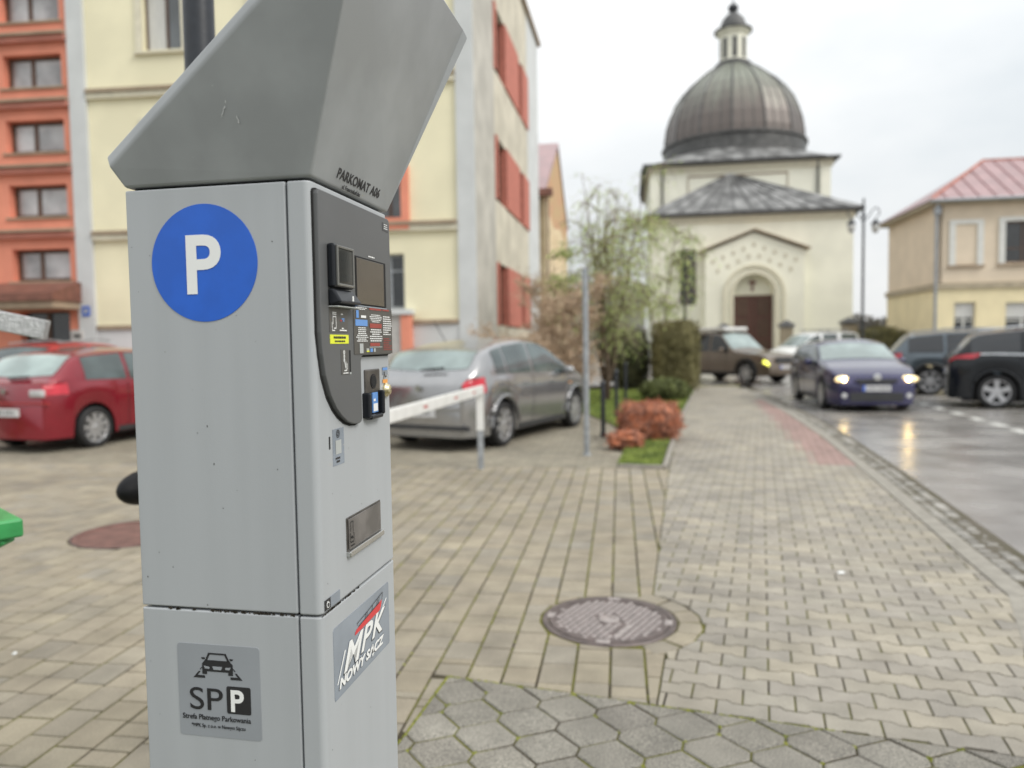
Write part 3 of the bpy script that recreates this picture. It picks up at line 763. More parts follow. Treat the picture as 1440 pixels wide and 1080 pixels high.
# ------------------------------------------------------------------ buildings
def frame_obj(name, p, dx, label, cat):
    """building frame: local x along the wall (dx = direction), local y into the building, z up"""
    return empty(name, (p[0], p[1], 0), atan2(dx[1], dx[0]), label, cat)
def wall(parent, name, m, w0, w1, z0, z1, y, holes, reveal=.2, rev_m=None, axis='x', back=True):
    """flat wall in the plane y (local), facing -y, with rectangular holes and reveals. axis 'y': plane x=const facing -x/+x"""
    xs = sorted({w0, w1, *[h[0] for h in holes], *[h[1] for h in holes]}); zs = sorted({z0, z1, *[h[2] for h in holes], *[h[3] for h in holes]})
    mb = MB(); rv = MB()
    sgn = 1
    def P(a, b, dep):
        return (a, y + dep, b) if axis == 'x' else (y + dep, a, b)
    for i in range(len(xs) - 1):
        for j in range(len(zs) - 1):
            cx, cz = (xs[i] + xs[i + 1]) / 2, (zs[j] + zs[j + 1]) / 2
            if any(h[0] < cx < h[1] and h[2] < cz < h[3] for h in holes): continue
            mb.add([P(xs[i], zs[j], 0), P(xs[i + 1], zs[j], 0), P(xs[i + 1], zs[j + 1], 0), P(xs[i], zs[j + 1], 0)], [(0, 1, 2, 3)])
    for a, b, c, d in [h[:4] for h in holes]:
        for (p, q) in (((a, c), (b, c)), ((b, c), (b, d)), ((b, d), (a, d)), ((a, d), (a, c))):
            rv.add([P(*p, 0), P(*q, 0), P(*q, reveal), P(*p, reveal)], [(0, 1, 2, 3)])
        rv.build('reveal', rev_m or m, parent, recalc=False); rv = MB()
    o = mb.build(name, m, parent, recalc=False)
    return o
def window(parent, a, b, c, d, y, fm='frame_brown', gm='window_glass', mull=(.5,), trans=(), fw=.06, axis='x', sgn=1, curtain=None):
    """frame + panes in a hole a..b, c..d at depth y"""
    def bx(mb, x0, x1, y0, y1, z0, z1):
        if axis == 'x': mb.box(x0, x1, y0, y1, z0, z1)
        else: mb.box(min(y0, y1), max(y0, y1), x0, x1, z0, z1)
    f = MB(); y1 = y + .06 * sgn
    bx(f, a, a + fw, y, y1, c, d); bx(f, b - fw, b, y, y1, c, d); bx(f, a + fw, b - fw, y, y1, c, c + fw); bx(f, a + fw, b - fw, y, y1, d - fw, d)
    xs = [a + fw] + [a + (b - a) * t for t in mull] + [b - fw]
    zs = [c + fw] + [c + (d - c) * t for t in trans] + [d - fw]
    for x in xs[1:-1]: bx(f, x - fw * .6, x + fw * .6, y + .001 * sgn, y1 - .001 * sgn, c + fw, d - fw)
    for z in zs[1:-1]: bx(f, a + fw, b - fw, y + .002 * sgn, y1 - .002 * sgn, z - fw * .4, z + fw * .4)
    w = f.build('window', fm, parent)
    for i in range(len(xs) - 1):
        for j in range(len(zs) - 1):
            p = MB(); bx(p, xs[i] + .002, xs[i + 1] - .002, y + .02 * sgn, y + .03 * sgn, zs[j] + .002, zs[j + 1] - .002)
            p.build('pane', MT[curtain if (curtain and i % 2 == 0) else gm], w)
    return w

# --- corner block with yellow front, orange stair bay and grey end wall
P0 = (-.781, 17.5)
A1 = frame_obj('apartment_building', P0, (cos(radians(6)), -sin(radians(6))), 'pale yellow four storey block with an orange stair bay and brown string courses', 'building')
ZT = 12.6
# front: x negative to the left
fh = [(-8.0, -7.0, 8.6, 10.3), (-8.0, -7.0, 5.15, 6.85), (-5.2, -4.1, 8.6, 10.3), (-5.2, -4.1, 5.15, 6.85), (-2.45, -1.70, 8.6, 10.1), (-2.45, -1.74, 4.42, 5.5), (-2.55, -1.72, 2.30, 3.6), (-5.2, -4.1, 2.3, 3.6)]
wall(A1, 'front_wall', 'plaster_yellow', -9.47, -.42, 1.95, ZT, 0, fh, .22)
MB().box(-9.47, -.42, -.03, .2, -.05, 1.93).build('plinth', 'plaster_grey', A1)
for h in fh: window(A1, h[0], h[1], h[2], h[3], .16, 'frame_brown' if h[2] > 4 else 'pole_grey', 'window_glass' if h[2] > 4 else 'window_dark', mull=(.55,), curtain='curtain' if h[2] > 8 else None, trans=(.7,) if h[2] < 4 else ())
for h in fh[:4]:
    tr = MB(); a, b, c, d = h[:4]
    tr.box(a - .17, a, -.04, .02, c - .05, d + .15); tr.box(b, b + .17, -.04, .02, c - .05, d + .15); tr.box(a, b, -.04, .02, d, d + .15); tr.box(a - .2, b + .2, -.09, .02, c - .10, c - .052)
    tr.build('window_trim', 'trim_cream', A1)
for z in (7.66, 4.27, 11.05):
    MB().box(-9.45, -.44, -.10, 0, z - .16, z - .02).build('cornice', 'trim_cream', A1)
    MB().box(-9.45, -.44, -.15, .0, z - .018, z + .06).build('cornice_cap', 'band_brown', A1)
MB().box(-9.45, -.44, -.08, 0, 1.94, 2.04).build('plinth_moulding', 'band_brown', A1)
# orange framed window and balcony pieces near the right corner
ob = MB(); ob.box(-1.74, -1.56, -.12, .02, 4.15, 5.62); ob.box(-2.60, -2.45, -.12, .02, 4.15, 5.62); ob.box(-2.45, -1.74, -.12, .02, 5.50, 5.62); ob.box(-2.45, -1.74, -.12, .02, 4.15, 4.42)
ob.build('orange_surround', 'plaster_orange', A1)
MB().box(-1.75, -1.53, -.35, -.031, .3, 2.15).build('orange_pier', 'plaster_orange', A1)
MB().box(-3.2, -1.49, -.40, -.0, 2.16, 2.28).build('ledge', 'plaster_grey', A1)
MB().box(-3.2, -1.752, -.30, -.031, .3, 2.15).build('grey_screen', 'pale_building', A1)
MB().box(-.42, .0, -.07, .3, -.05, ZT).build('corner_pilaster', 'plaster_grey', A1)
MB().box(-9.90, -9.47, -.09, .2, -.05, ZT).build('pilaster', 'plaster_grey', A1)
# orange stair bay
oh = [(-11.66, -10.12, 3.17 + 1.57 * k, 3.96 + 1.57 * k) for k in range(0, 5)]
dh = (-11.53, -10.2, 0, 2.42)
wall(A1, 'stair_bay_wall', 'plaster_orange', -15.5, -9.90, 0, ZT, 0, oh + [dh], .32)
for h in oh:
    window(A1, h[0], h[1], h[2], h[3], .2, 'frame_brown', 'pane_pale', mull=(.42,), fw=.09)
    MB().box(h[0] - .08, h[1] + .08, -.05, .2, h[2] - .05, h[2] - .002).build('sill', 'band_brown', A1)
    z = h[2] - .52
    if z > 3:
        MB().box(-15.5, -9.92, -.13, 0, z, z + .14).build('bay_cornice', 'plaster_rust', A1)
        MB().box(-15.5, -9.92, -.20, 0, z + .142, z + .20).build('bay_cornice_cap', 'band_brown', A1)
for k in range(5):
    window(A1, -14.2, -12.9, 3.22 + 1.57 * k, 3.94 + 1.57 * k, -.02, 'frame_brown', 'window_glass', mull=(.42,), fw=.09)
cp = MB(); cp.add([(-12.6, -1.1, 2.62), (-9.8, -1.1, 2.62), (-9.8, 0, 2.62), (-12.6, 0, 2.62), (-12.6, -1.1, 2.80), (-9.8, -1.1, 2.80), (-9.8, 0, 3.14), (-12.6, 0, 3.14)],
                  [(0, 3, 2, 1), (4, 5, 6, 7), (0, 1, 5, 4), (1, 2, 6, 5), (2, 3, 7, 6), (3, 0, 4, 7)]); cp.build('porch_roof', 'roof_rust', A1)
MB().box(-12.55, -9.85, -1.02, -.02, 2.45, 2.618).build('porch_beam', 'band_brown', A1)
dr = MB(); dr.box(-11.5, -10.88, .18, .24, 0, 2.36); dr.box(-10.86, -10.23, .18, .24, 0, 2.36); dr.build('entrance_door', 'window_dark', A1)
MB().box(-10.92, -10.82, .14, .25, 0, 2.38).build('door_post', 'frame_brown', A1)
# end wall along the street: direction 9.7 deg; local frame via child empty
A2 = MB()
a97 = radians(9.7) ; ang = radians(9.7) - radians(6)    # in the building frame the end wall leans by this angle
E1 = empty('end_wall_frame') if False else None
def ew(s, out, z):      # s along the end wall, out = towards the street
    # building frame: rotate
    v = Vector((sin(a97) * s + cos(a97) * out, cos(a97) * s - sin(a97) * out)); c6, s6 = cos(radians(6)), sin(radians(6))
    return (v.x * c6 - v.y * s6, v.x * s6 + v.y * c6, z)
def ewbox(mb, s0, s1, o0, o1, z0, z1):
    mb.add([ew(*p) for p in ((s0, o0, z0), (s1, o0, z0), (s1, o1, z0), (s0, o1, z0), (s0, o0, z1), (s1, o0, z1), (s1, o1, z1), (s0, o1, z1))],
           [(0, 3, 2, 1), (4, 5, 6, 7), (0, 1, 5, 4), (1, 2, 6, 5), (2, 3, 7, 6), (3, 0, 4, 7)])
EL = 11.3
def topz(s): return ZT - .0 * s
mb = MB(); ewbox(mb, .0, 2.5, -.3, 0, -.05, ZT); mb.build('end_wall', 'concrete_wall', A1)
mb = MB(); ewbox(mb, 8.5, EL, -.3, .002, -.05, ZT); mb.build('end_wall_far', 'plaster_grey', A1)
for (z0, z1) in ((-.05, 1.95), (3.62, 5.29), (6.95, 8.68), (10.40, ZT)):
    for s0, s1 in ((2.5, 4.5), (4.5, 6.5), (6.5, 8.5)):
        mb = MB(); ewbox(mb, s0 + .012, s1 - .012, -.3, 0, z0 + .01, z1 - .01); mb.build('concrete_panel', 'concrete_beige', A1)
for z0, z1 in ((1.95, 3.62), (5.29, 6.95), (8.68, 10.40)):
    for s0, s1 in ((2.5, 2.72), (4.05, 6.45), (7.15, 8.5)):
        mb = MB(); ewbox(mb, s0, s1, -.3, .05, z0, z1); mb.build('red_infill', MT.get('red_panel') or mk('red_panel', (.50, .17, .125), .8, var=.1), A1)
    for s0, s1 in ((2.72, 4.05), (6.45, 7.15)):
        mb = MB(); ewbox(mb, s0, s1, -.32, -.2, z0, z1); w = mb.build('window', 'window_dark', A1)
        mb = MB(); ewbox(mb, s0, s0 + .07, -.198, -.14, z0, z1); ewbox(mb, s1 - .07, s1, -.198, -.14, z0, z1); ewbox(mb, s0 + .07, s1 - .07, -.198, -.14, z1 - .07, z1); mb.build('frame', 'frame_brown', w)
mb = MB(); ewbox(mb, -.1, EL + .2, -.32, .12, ZT, ZT + .12); mb.build('roof_edge', 'band_brown', A1)
# closed volume behind
vol = MB(); vol.box(-15.5, -.35, .45, 8.5, 0, ZT - .01); vol.build('inner_block', 'concrete_wall', A1)
rf = MB(); rf.box(-15.6, .1, -.25, .6, ZT, ZT + .12); rf.build('eave', 'band_brown', A1)
# notice plates by the door
pl = empty('house_number_plate', (0, 0, 0), 0, 'small blue square plate on the grey pilaster by the orange entrance', 'sign')
pl.parent = None
def in_front(o, x, y, z):
    c6, s6 = cos(radians(-6)), sin(radians(-6)); o.location = (P0[0] + x * c6 - y * s6, P0[1] + x * s6 + y * c6, z); o.rotation_euler = (0, 0, radians(-6))
in_front(pl, -9.69, -.10, 2.4)
MB().box(-.10, .10, -.012, .0, -.12, .12).build('plate', 'print_blue', pl)
MB().box(-.05, .05, -.015, -.0125, -.06, .06).build('print', 'print_palegrey', pl)
mbx = empty('post_box', (0, 0, 0), 0, 'pale metal letter box with dark slot on the orange wall by the entrance', 'letter box'); in_front(mbx, -9.93, -.02, 1.78)
MB().box(-.14, .14, -.16, -.0, -.16, .16).build('case', 'pale_building', mbx, bevel=.01)
MB().box(-.06, .135, -.165, -.161, -.03, .05).build('slot', 'gap_black', mbx)

# --- old gabled house
g0 = (1.38, 29.0); th9 = radians(9)
G = frame_obj('old_house', g0, (sin(th9), cos(th9)), 'old house with crumbling yellow gable, bare brick at the top and faded red roof', 'house')
# local x along the gable (away), local y = to the left (rotated +90) -> into the house
gw = 10.2
gb = MB(); gb.add([(0, 0, 0), (gw, 0, 0), (gw, 0, 7.4), (gw / 2, 0, 10.2), (0, 0, 7.4)], [(0, 1, 2, 3, 4)])
gb = MB(); gb.add([(0, 0, 0), (gw, 0, 0), (gw, 0, 6.2), (gw * .62, 0, 6.7), (gw * .3, 0, 6.3), (0, 0, 6.9)], [(0, 1, 2, 3, 4, 5)]); gb.build('gable_wall', 'old_plaster', G)
gt = MB(); gt.add([(0, 0, 6.9), (gw * .3, 0, 6.3), (gw * .62, 0, 6.7), (gw, 0, 6.2), (gw, 0, 7.2), (gw / 2, 0, 10.25), (0, 0, 7.4)], [(0, 1, 2, 3, 4, 5, 6)]); gt.build('bare_brick_gable', 'old_brick', G)
MB().add([(0, 0, 0), (0, 6, 0), (0, 6, 7.4), (0, 0, 7.4)], [(0, 1, 2, 3)]).build('front_wall', 'old_plaster', G)
r_ = MB(); r_.add([(-.4, -.06, 7.3), (gw / 2, -.06, 10.4), (gw / 2, 7, 10.4), (-.4, 7, 7.3), (-.4, -.06, 7.15), (gw / 2, -.06, 10.22), (gw / 2, 7, 10.22), (-.4, 7, 7.15)], [(0, 1, 2, 3), (4, 7, 6, 5), (0, 4, 5, 1), (0, 3, 7, 4)]); r_.build('roof_slope', 'roof_pink', G)
r_ = MB(); r_.add([(gw + .1, -.06, 7.25), (gw / 2, -.06, 10.4), (gw / 2, 7, 10.4), (gw + .1, 7, 7.25), (gw + .1, -.06, 7.15), (gw / 2, -.06, 10.22)], [(0, 1, 2, 3), (0, 4, 5, 1)]); r_.build('roof_slope', 'roof_pink', G)
MB().tube([(-.12, -.1, 0), (-.12, -.1, 7.2)], .06, 8).build('drainpipe', 'band_brown', G)
MB().box(-.42, -.0, -.3, 1.2, 7.05, 7.3).build('eave_box', 'roof_rust', G)

# pale building and low wall far beyond the verge
pb = empty('far_building', (2.2, 52, 0), -.1, 'pale grey low building with dark windows seen through the bare trees', 'building')
wall(pb, 'wall', 'pale_building', -2.5, 7, -.1, 3.9, 0, [(-1.6, -.6, 1.6, 2.8), (.2, 1.2, 1.6, 2.8), (2.0, 3.0, 1.6, 2.8), (3.8, 4.8, 1.6, 2.8)], .2)
for a in (-1.6, .2, 2.0, 3.8): window(pb, a, a + 1, 1.6, 2.8, .15, 'frame_white', 'window_dark')
rr = MB(); rr.add([(-2.9, -.4, 3.9), (7.4, -.4, 3.9), (7.4, 4, 5.6), (-2.9, 4, 5.6), (-2.9, -.4, 3.75), (7.4, -.4, 3.75)], [(0, 1, 2, 3), (0, 4, 5, 1)]); rr.build('roof', 'roof_grey', pb)
lw = empty('low_wall', (0, 33, 0), -.12, 'low pale wall across the road beyond the bollards', 'wall')
MB().box(-2, 7.6, 0, .25, -.1, .62).build('wall_body', 'pale_building', lw)
MB().box(-2.05, 7.65, -.04, .29, .62, .70).build('coping', 'kerb_stone', lw)

# --- church
a9 = radians(9)
CH = frame_obj('church', (14.58, 45), (cos(a9), -sin(a9)), 'cream church with a ribbed copper dome, lantern and brown arched door', 'church')
wall(CH, 'front_wall', 'plaster_cream', -6.05, 5.62, -.1, 8.9, 0, [(-4.35, -3.35, 3.6, 6.95)], .3)
window(CH, -4.35, -3.35, 3.6, 6.95, .2, 'frame_brown', 'window_dark', mull=(.5,), trans=(.3, .6))
MB().box(-6.05, 5.62, .34, 4.4, -.1, 8.9).build('nave_block', 'plaster_cream', CH)
MB().box(-6.15, 5.72, -.14, 4.3, 8.55, 8.9).build('cornice', 'trim_cream', CH)
MB().box(-6.38, 6.12, -.42, 4.4, 8.902, 9.10).build('eave', 'roof_dark', CH)
rf = MB(); rf.add([(-6.42, -.46, 9.10), (6.16, -.46, 9.10), (6.16, 4.45, 9.10), (-6.42, 4.45, 9.10), (-.85, 4.3, 12.35)], [(0, 1, 4), (1, 2, 4), (3, 0, 4)]); rf.build('nave_roof', 'roof_grey', CH)
for k in range(1, 12):   # standing seams
    x = -6.42 + 12.58 * k / 12; t = .9
    q = MB(); q.bar((x, -.44, 9.12), (x + (-.85 - x) * .9, -.44 + 4.76 * .9, 9.12 + 3.25 * .9), .05, .07); q.build('roof_seam', 'roof_dark', CH)
# upper block
MB().box(-5.95, 5.45, 4.5, 16.5, 0, 12.95).build('upper_block', 'plaster_cream', CH)
for a, b in ((-5.95, -5.35), (4.8, 5.45)): MB().box(a, b, 4.42, 4.51, 9.2, 12.6).build('pilaster', 'plaster_cream', CH)
MB().box(-6.1, 5.6, 4.36, 16.6, 12.55, 12.95).build('upper_cornice', 'trim_cream', CH)
MB().box(-3.5, 2.8, 4.44, 4.52, 12.2, 12.3).build('panel_moulding', 'band_brown', CH)
for x in (-3.52, 2.78): MB().box(x, x + .05, 4.44, 4.52, 10.6, 12.2).build('panel_moulding', 'band_brown', CH)
for x in (-5.15, 4.65): MB().tube([(x, 4.4, 9.3), (x, 4.4, 12.9)], .07, 6).build('drainpipe', 'roof_dark', CH)
MB().box(-6.45, 5.95, 4.0, 17.0, 12.952, 13.12).build('upper_eave', 'roof_dark', CH)
cxd, cyd = .0, 10.5
ro = MB(); n8 = 28
ring = [(cxd + 4.95 * cos(2 * pi * k / n8), cyd + 4.95 * sin(2 * pi * k / n8), 14.35) for k in range(n8)]
sq = []
for k in range(n8):
    c, s = cos(2 * pi * k / n8), sin(2 * pi * k / n8); m_ = max(abs(c) / 6.3, abs(s) / 6.6); sq.append((-.25 + c / m_, cyd + s / m_, 13.13))
ro.add(sq + ring, [(k, (k + 1) % n8, n8 + (k + 1) % n8, n8 + k) for k in range(n8)]); ro.build('upper_roof', 'roof_grey', CH)
MB().lathe([(5.0, 14.3), (5.0, 15.25), (5.12, 15.3), (5.12, 15.45), (4.9, 15.5)], 42, (cxd + .17, cyd, 0)).build('drum', 'roof_dark', CH)
prof = [(4.92, 15.45), (4.90, 16.0), (4.76, 16.9), (4.50, 17.7), (4.15, 18.5), (3.62, 19.25), (2.95, 19.95), (2.2, 20.55), (1.6, 20.95), (1.15, 21.25)]
dm = MB().lathe([(r, z - 15.45) for r, z in prof], 14, phase=.18); dmo = dm.build('dome', 'copper_dome', CH, loc=(cxd + .17, cyd, 15.45))
for k in range(14):
    t = 2 * pi * (k + .18) / 14
    MB().tube([(r * cos(t) * 1.0, r * sin(t), z - 15.45) for r, z in prof], .075, 5).build('rib', 'roof_dark', dmo)
seam = MB()
for k in range(14):
    for f in (.33, .66):
        t0, t1 = 2 * pi * (k + .18) / 14, 2 * pi * (k + 1.18) / 14
        seam.tube([((cos(t0) * (1 - f) + cos(t1) * f) * r, (sin(t0) * (1 - f) + sin(t1) * f) * r, z - 15.45) for r, z in prof], .03, 4)
seam.build('gore_seams', 'roof_dark', dmo)
lx, ly = cxd + .17, cyd
MB().lathe([(1.3, 21.15), (1.3, 21.35), (1.12, 21.4), (1.1, 21.5)], 24, (lx, ly, 0)).build('lantern_base', 'roof_dark', CH)
ln = MB().lathe([(.98, 21.5), (.96, 23.35), (1.05, 23.4), (1.25, 23.6), (1.25, 23.68)], 8, (lx, ly, 0), phase=.5).build('lantern', 'plaster_cream', CH)
for k in range(8):
    t = 2 * pi * k / 8; c = Vector((lx + .93 * cos(t), ly + .93 * sin(t), 0)); tv = Vector((-sin(t), cos(t), 0)); nv = Vector((cos(t), sin(t), 0))
    w_ = MB(); vs = [c + tv * a * .16 + nv * b + Vector((0, 0, z)) for z in (21.7, 23.1) for a, b in ((-1, -.1), (1, -.1), (1, .02), (-1, .02))]
    w_.add(vs, [(0, 1, 2, 3), (7, 6, 5, 4), (0, 4, 5, 1), (1, 5, 6, 2), (2, 6, 7, 3), (3, 7, 4, 0)]); w_.build('louvre', 'roof_dark', ln)
MB().lathe([(1.36, 23.69), (1.36, 23.78), (.95, 23.95), (.92, 24.15), (.75, 24.6), (.42, 24.95), (.2, 25.05), (.18, 25.15)], 16, (lx, ly, 0)).build('lantern_roof', 'roof_dark', CH)
MB().lathe([(.12, 25.1), (.32, 25.2), (.38, 25.4), (.3, 25.6), (.1, 25.7), (.05, 25.8), (.04, 26.9), (.01, 27)], 14, (lx, ly, 0)).build('finial', 'lamp_black', CH, smooth=True)
MB().box(lx - .3, lx + .3, ly - .03, ly + .03, 26.35, 26.43).build('cross_arm', 'lamp_black', CH)
# portal
pc = -.12; yf = -.85
pt = MB()
arcN = 14; dr_ = 1.16; zs_ = 4.12
outline = [(-2.9, 0), (-2.9, 6.65), (pc, 7.75), (2.72, 6.65), (2.72, 0), (pc + dr_, 0), (pc + dr_, zs_)] + [(pc + dr_ * cos(pi * k / arcN), zs_ + dr_ * sin(pi * k / arcN)) for k in range(1, arcN)] + [(pc - dr_, zs_), (pc - dr_, 0)]
n = len(outline)
pt.add([(x, yf, z) for x, z in outline], [tuple(range(n))]); pt.add([(x, yf, z) for x, z in outline] + [(x, -.002, z) for x, z in outline], [(i, (i + 1) % n, n + (i + 1) % n, n + i) for i in range(n)])
pt.build('portal', 'plaster_cream', CH)
rp = MB()
for s in (-1, 1):
    xe = pc + s * 3.15; rp.bar((pc, yf / 2 - .1, 7.92), (xe, yf / 2 - .1, 6.72), 1.1, .08, up=(0, 0, 1))
rp.build('portal_roof', 'band_brown', CH)
for r0, r1, pr in ((1.20, 1.36, .10), (1.62, 1.76, .12)):
    am = MB(); k2 = 22
    for k in range(k2):
        t0, t1 = pi * k / k2, pi * (k + 1) / k2
        q = [(pc + r * cos(t), zs_ + r * sin(t)) for r, t in ((r0, t0), (r1, t0), (r1, t1), (r0, t1))]
        am.add([(x, yf - pr, z) for x, z in q] + [(x, yf, z) for x, z in q], [(0, 1, 2, 3), (0, 4, 5, 1), (1, 5, 6, 2), (2, 6, 7, 3), (3, 7, 4, 0)])
    for s in (-1, 1): am.box(min(pc + s * r0, pc + s * r1), max(pc + s * r0, pc + s * r1), yf - pr, yf, 0, zs_)
    am.build('arch_moulding', 'trim_cream', CH)
for rr_, zz, nn in ((0, 0, 9), (1, -.55, 8)):
    for k in range(nn):
        f = (k - (nn - 1) / 2) / ((nn - 1) / 2); x = pc + f * 2.35 * (1 - .12 * rr_); z = 7.05 + zz - abs(f) * .95
        MB().box(x - .09, x + .09, yf - .03, yf + .01, z - .12, z + .12).build('relief_ornament', 'trim_stone', CH, bevel=.02)
MB().box(pc - dr_, pc + dr_, -.25, -.15, 0, zs_ - .02).build('door_panel', 'door_brown', CH)
dd = MB(); dd.box(pc - .04, pc + .04, -.30, -.25, 0, zs_ - .04)
for s in (-1, 1):
    for z0, z1 in ((.3, 1.4), (1.6, 2.7), (2.9, 3.9)): dd.box(pc + s * .6 - .35, pc + s * .6 + .35, -.28, -.25, z0, z1)
dd.build('door_relief', 'frame_brown', CH)
ty = MB(); q = [(pc + dr_ * cos(pi * k / arcN), zs_ + dr_ * sin(pi * k / arcN)) for k in range(arcN + 1)]
ty.add([(x, -.2, z) for x, z in q], [tuple(range(len(q)))]); ty.build('tympanum', 'plaster_cream', CH)
MB().box(pc - dr_, pc + dr_, -.3, -.15, zs_ - .02, zs_ + .06).build('lintel', 'trim_cream', CH)
em = MB(); em.box(pc - .06, pc + .06, -.26, -.2, 4.35, 5.05); em.box(pc - .22, pc + .22, -.265, -.201, 4.78, 4.92); em.build('cross_emblem', 'roof_rust', CH)

# churchyard pillars and fence
def pillar(x, y, w, h, label):
    e = empty('gate_pillar', (x, y, 0), -.15, label, 'pillar', 'stone pillars of the churchyard gate')
    MB().box(-w / 2, w / 2, -w / 2, w / 2, -.1, h - .35).build('shaft', 'stone_pillar', e)
    MB().box(-w * .62, w * .62, -w * .62, w * .62, h - .35, h - .22).build('cap', 'roof_grey', e)
    MB().add([(-w * .7, -w * .7, h - .22), (w * .7, -w * .7, h - .22), (w * .7, w * .7, h - .22), (-w * .7, w * .7, h - .22), (0, 0, h + .05)], [(0, 1, 4), (1, 2, 4), (2, 3, 4), (3, 0, 4), (0, 3, 2, 1)]).build('top', 'roof_dark', e)
pillar(20.85, 38, .75, 2.35, 'broad stone pillar in front of the corner of the peach house')
pillar(17.15, 38, .62, 2.5, 'stone pillar at the right end of the church front')
pillar(13.97, 38, .55, 2.4, 'stone pillar just right of the brown church door')
pillar(10.80, 38, .55, 2.3, 'stone pillar just left of the brown church door')
fe = empty('iron_fence', (17.6, 37.9, 0), -.02, 'thin dark iron railing between the two right hand stone pillars', 'fence')
for k in range(15): MB().box(k * .2 - .012, k * .2 + .012, -.012, .012, 0, 1.7).build('bar', 'lamp_black', fe)
for z in (.35, 1.5): MB().box(-.1, 2.9, -.02, .02, z, z + .05).build('rail', 'lamp_black', fe)

# --- peach house on the right
P1 = (17.597, 31.0)
HS = frame_obj('corner_house', P1, (cos(a9), -sin(a9)), 'two storey house, peach above and yellow below, with a faded red metal roof', 'house')
W2 = 14
up_h = [(2.55, 3.95, 4.43, 6.1), (5.4, 6.8, 4.43, 6.1)]
lo_h = [(.68, 1.49, 1.2, 2.86), (2.62, 3.95, 1.2, 2.82), (5.4, 6.8, 1.2, 2.82)]
wall(HS, 'upper_wall', 'plaster_peach', 0, W2, 3.66, 6.85, 0, up_h, .2)
wall(HS, 'lower_wall', 'plaster_butter', 0, W2, -.1, 3.42, -.03, lo_h, .22)
MB().box(-.04, W2, -.12, 0, 3.42, 3.66).build('string_course', 'stone_pillar', HS)
for h in up_h: window(HS, h[0], h[1], h[2], h[3], .12, 'frame_brown', 'window_dark', trans=(.35,))
for h in lo_h: window(HS, h[0], h[1], h[2], h[3], .12, 'frame_white', 'window_dark', trans=(.55,))
for h in lo_h: MB().box(h[0] + .07, h[1] - .07, .095, .118, h[3] - .62, h[3] - .07).build('blind', 'curtain', HS)
for a, b, c, d in ((.68, 1.5, 4.41, 6.05), (2.55, 3.95, 4.43, 6.1), (5.4, 6.8, 4.43, 6.1)):
    t = MB(); t.box(a - .24, a, -.07, 0, c - .03, d + .17); t.box(b, b + .24, -.07, 0, c - .03, d + .17); t.box(a, b, -.07, 0, d, d + .17); t.build('window_surround', 'frame_white', HS)
    MB().box(a - .28, b + .28, -.12, 0, c - .12, c - .032).build('sill', 'band_brown', HS)
MB().box(.68, 1.5, -.015, .0, 4.41, 6.05).build('blind_niche', 'plaster_peach', HS)
hang = radians(9.7 - 9)
def hw(s, out, z): return (-out, s, z)      # left wall: local -x side
lm = MB(); lm.box(-.0, .2, .0, 5.9, 3.66, 6.85); lm.build('side_wall_upper', 'plaster_peach', HS)
lm = MB(); lm.box(-.03, .2, -.0, 5.93, -.1, 3.42); lm.build('side_wall_lower', 'plaster_butter', HS)
MB().box(-.12, .0, -.1, 5.98, 3.42, 3.66).build('side_string_course', 'stone_pillar', HS)
MB().box(.3, W2, .4, 5.8, 0, 6.8).build('inner_block', 'plaster_peach', HS)
MB().box(-.35, W2 + .3, -.35, 6.25, 6.85, 7.0).build('eave', 'stone_pillar', HS)
rf = MB(); e0, zr, zz0 = .42, 9.2, 7.02
rf.add([(-e0, -e0, zz0), (W2, -e0, zz0), (W2, 2.95, zr), (2.95, 2.95, zr), (-e0, 6.3, zz0), (W2, 6.3, zz0)], [(0, 1, 2, 3), (4, 0, 3), (5, 4, 3, 2)]); rfo = rf.build('roof', 'roof_pink', HS)
for k in range(1, 24):
    x = -e0 + k * .62; t = min(1, (x + e0) / (2.95 + e0))
    if x < W2: MB().bar((x, -e0, zz0 + .02), (x, -e0 + (2.95 + e0) * t, zz0 + .02 + (zr - zz0) * t), .03, .05).build('roof_seam', 'roof_seam_pink', rfo)
MB().bar((-e0, -e0, zz0 + .03), (2.95, 2.95, zr + .03), .09, .08).build('hip_cap', 'plaster_rust', rfo)
MB().bar((2.95, 2.95, zr + .02), (W2, 2.95, zr + .02), .09, .08).build('ridge_cap', 'plaster_rust', rfo)
MB().tube([(-.1, -.16, 0), (-.1, -.16, 6.5), (-.1, -.3, 6.9)], .065, 8).build('drainpipe', 'pole_grey', HS)
MB().box(-.2, .02, -.3, -.1, 6.45, 6.75).build('hopper', 'pole_grey', HS)
MB().tube([(-.45, -.45, 6.98), (W2, -.45, 6.98)], .07, 6).build('gutter', 'pole_grey', HS)

# far trees beyond the church and distant hills
hl = MB(); pts_ = []
for k in range(61):
    x = -300 + k * 10; pts_.append((x, 3.5 + 3.2 * mnoise.noise(Vector((x * .012, 3, 0))) + 1.5 * mnoise.noise(Vector((x * .05, 8, 0)))))
for k in range(60):
    x0, h0 = pts_[k]; x1, h1 = pts_[k + 1]
    hl.add([(x0, 160, -.2), (x1, 160, -.2), (x1, 200, max(h1, .5) * 1.3), (x0, 200, max(h0, .5) * 1.3)], [(0, 1, 2, 3)])
struct(hl.build('hills', 'far_trees'))
ft = MB(); rr2 = random.Random(3)
for _ in range(6000):
    x = rr2.uniform(24, 46); hmax = 3.4 + 1.1 * mnoise.noise(Vector((x * .35, 0, 0))) + .6 * mnoise.noise(Vector((x * 1.3, 5, 0))); z = hmax * rr2.random() ** .7
    leaf(ft, (x, 72 + rr2.uniform(-2, 2), z), .42, rr2)
tag(ft.build('distant_trees', 'far_trees', recalc=False), 'brown grey leafless wood far behind the churchyard', 'trees', kind='stuff')

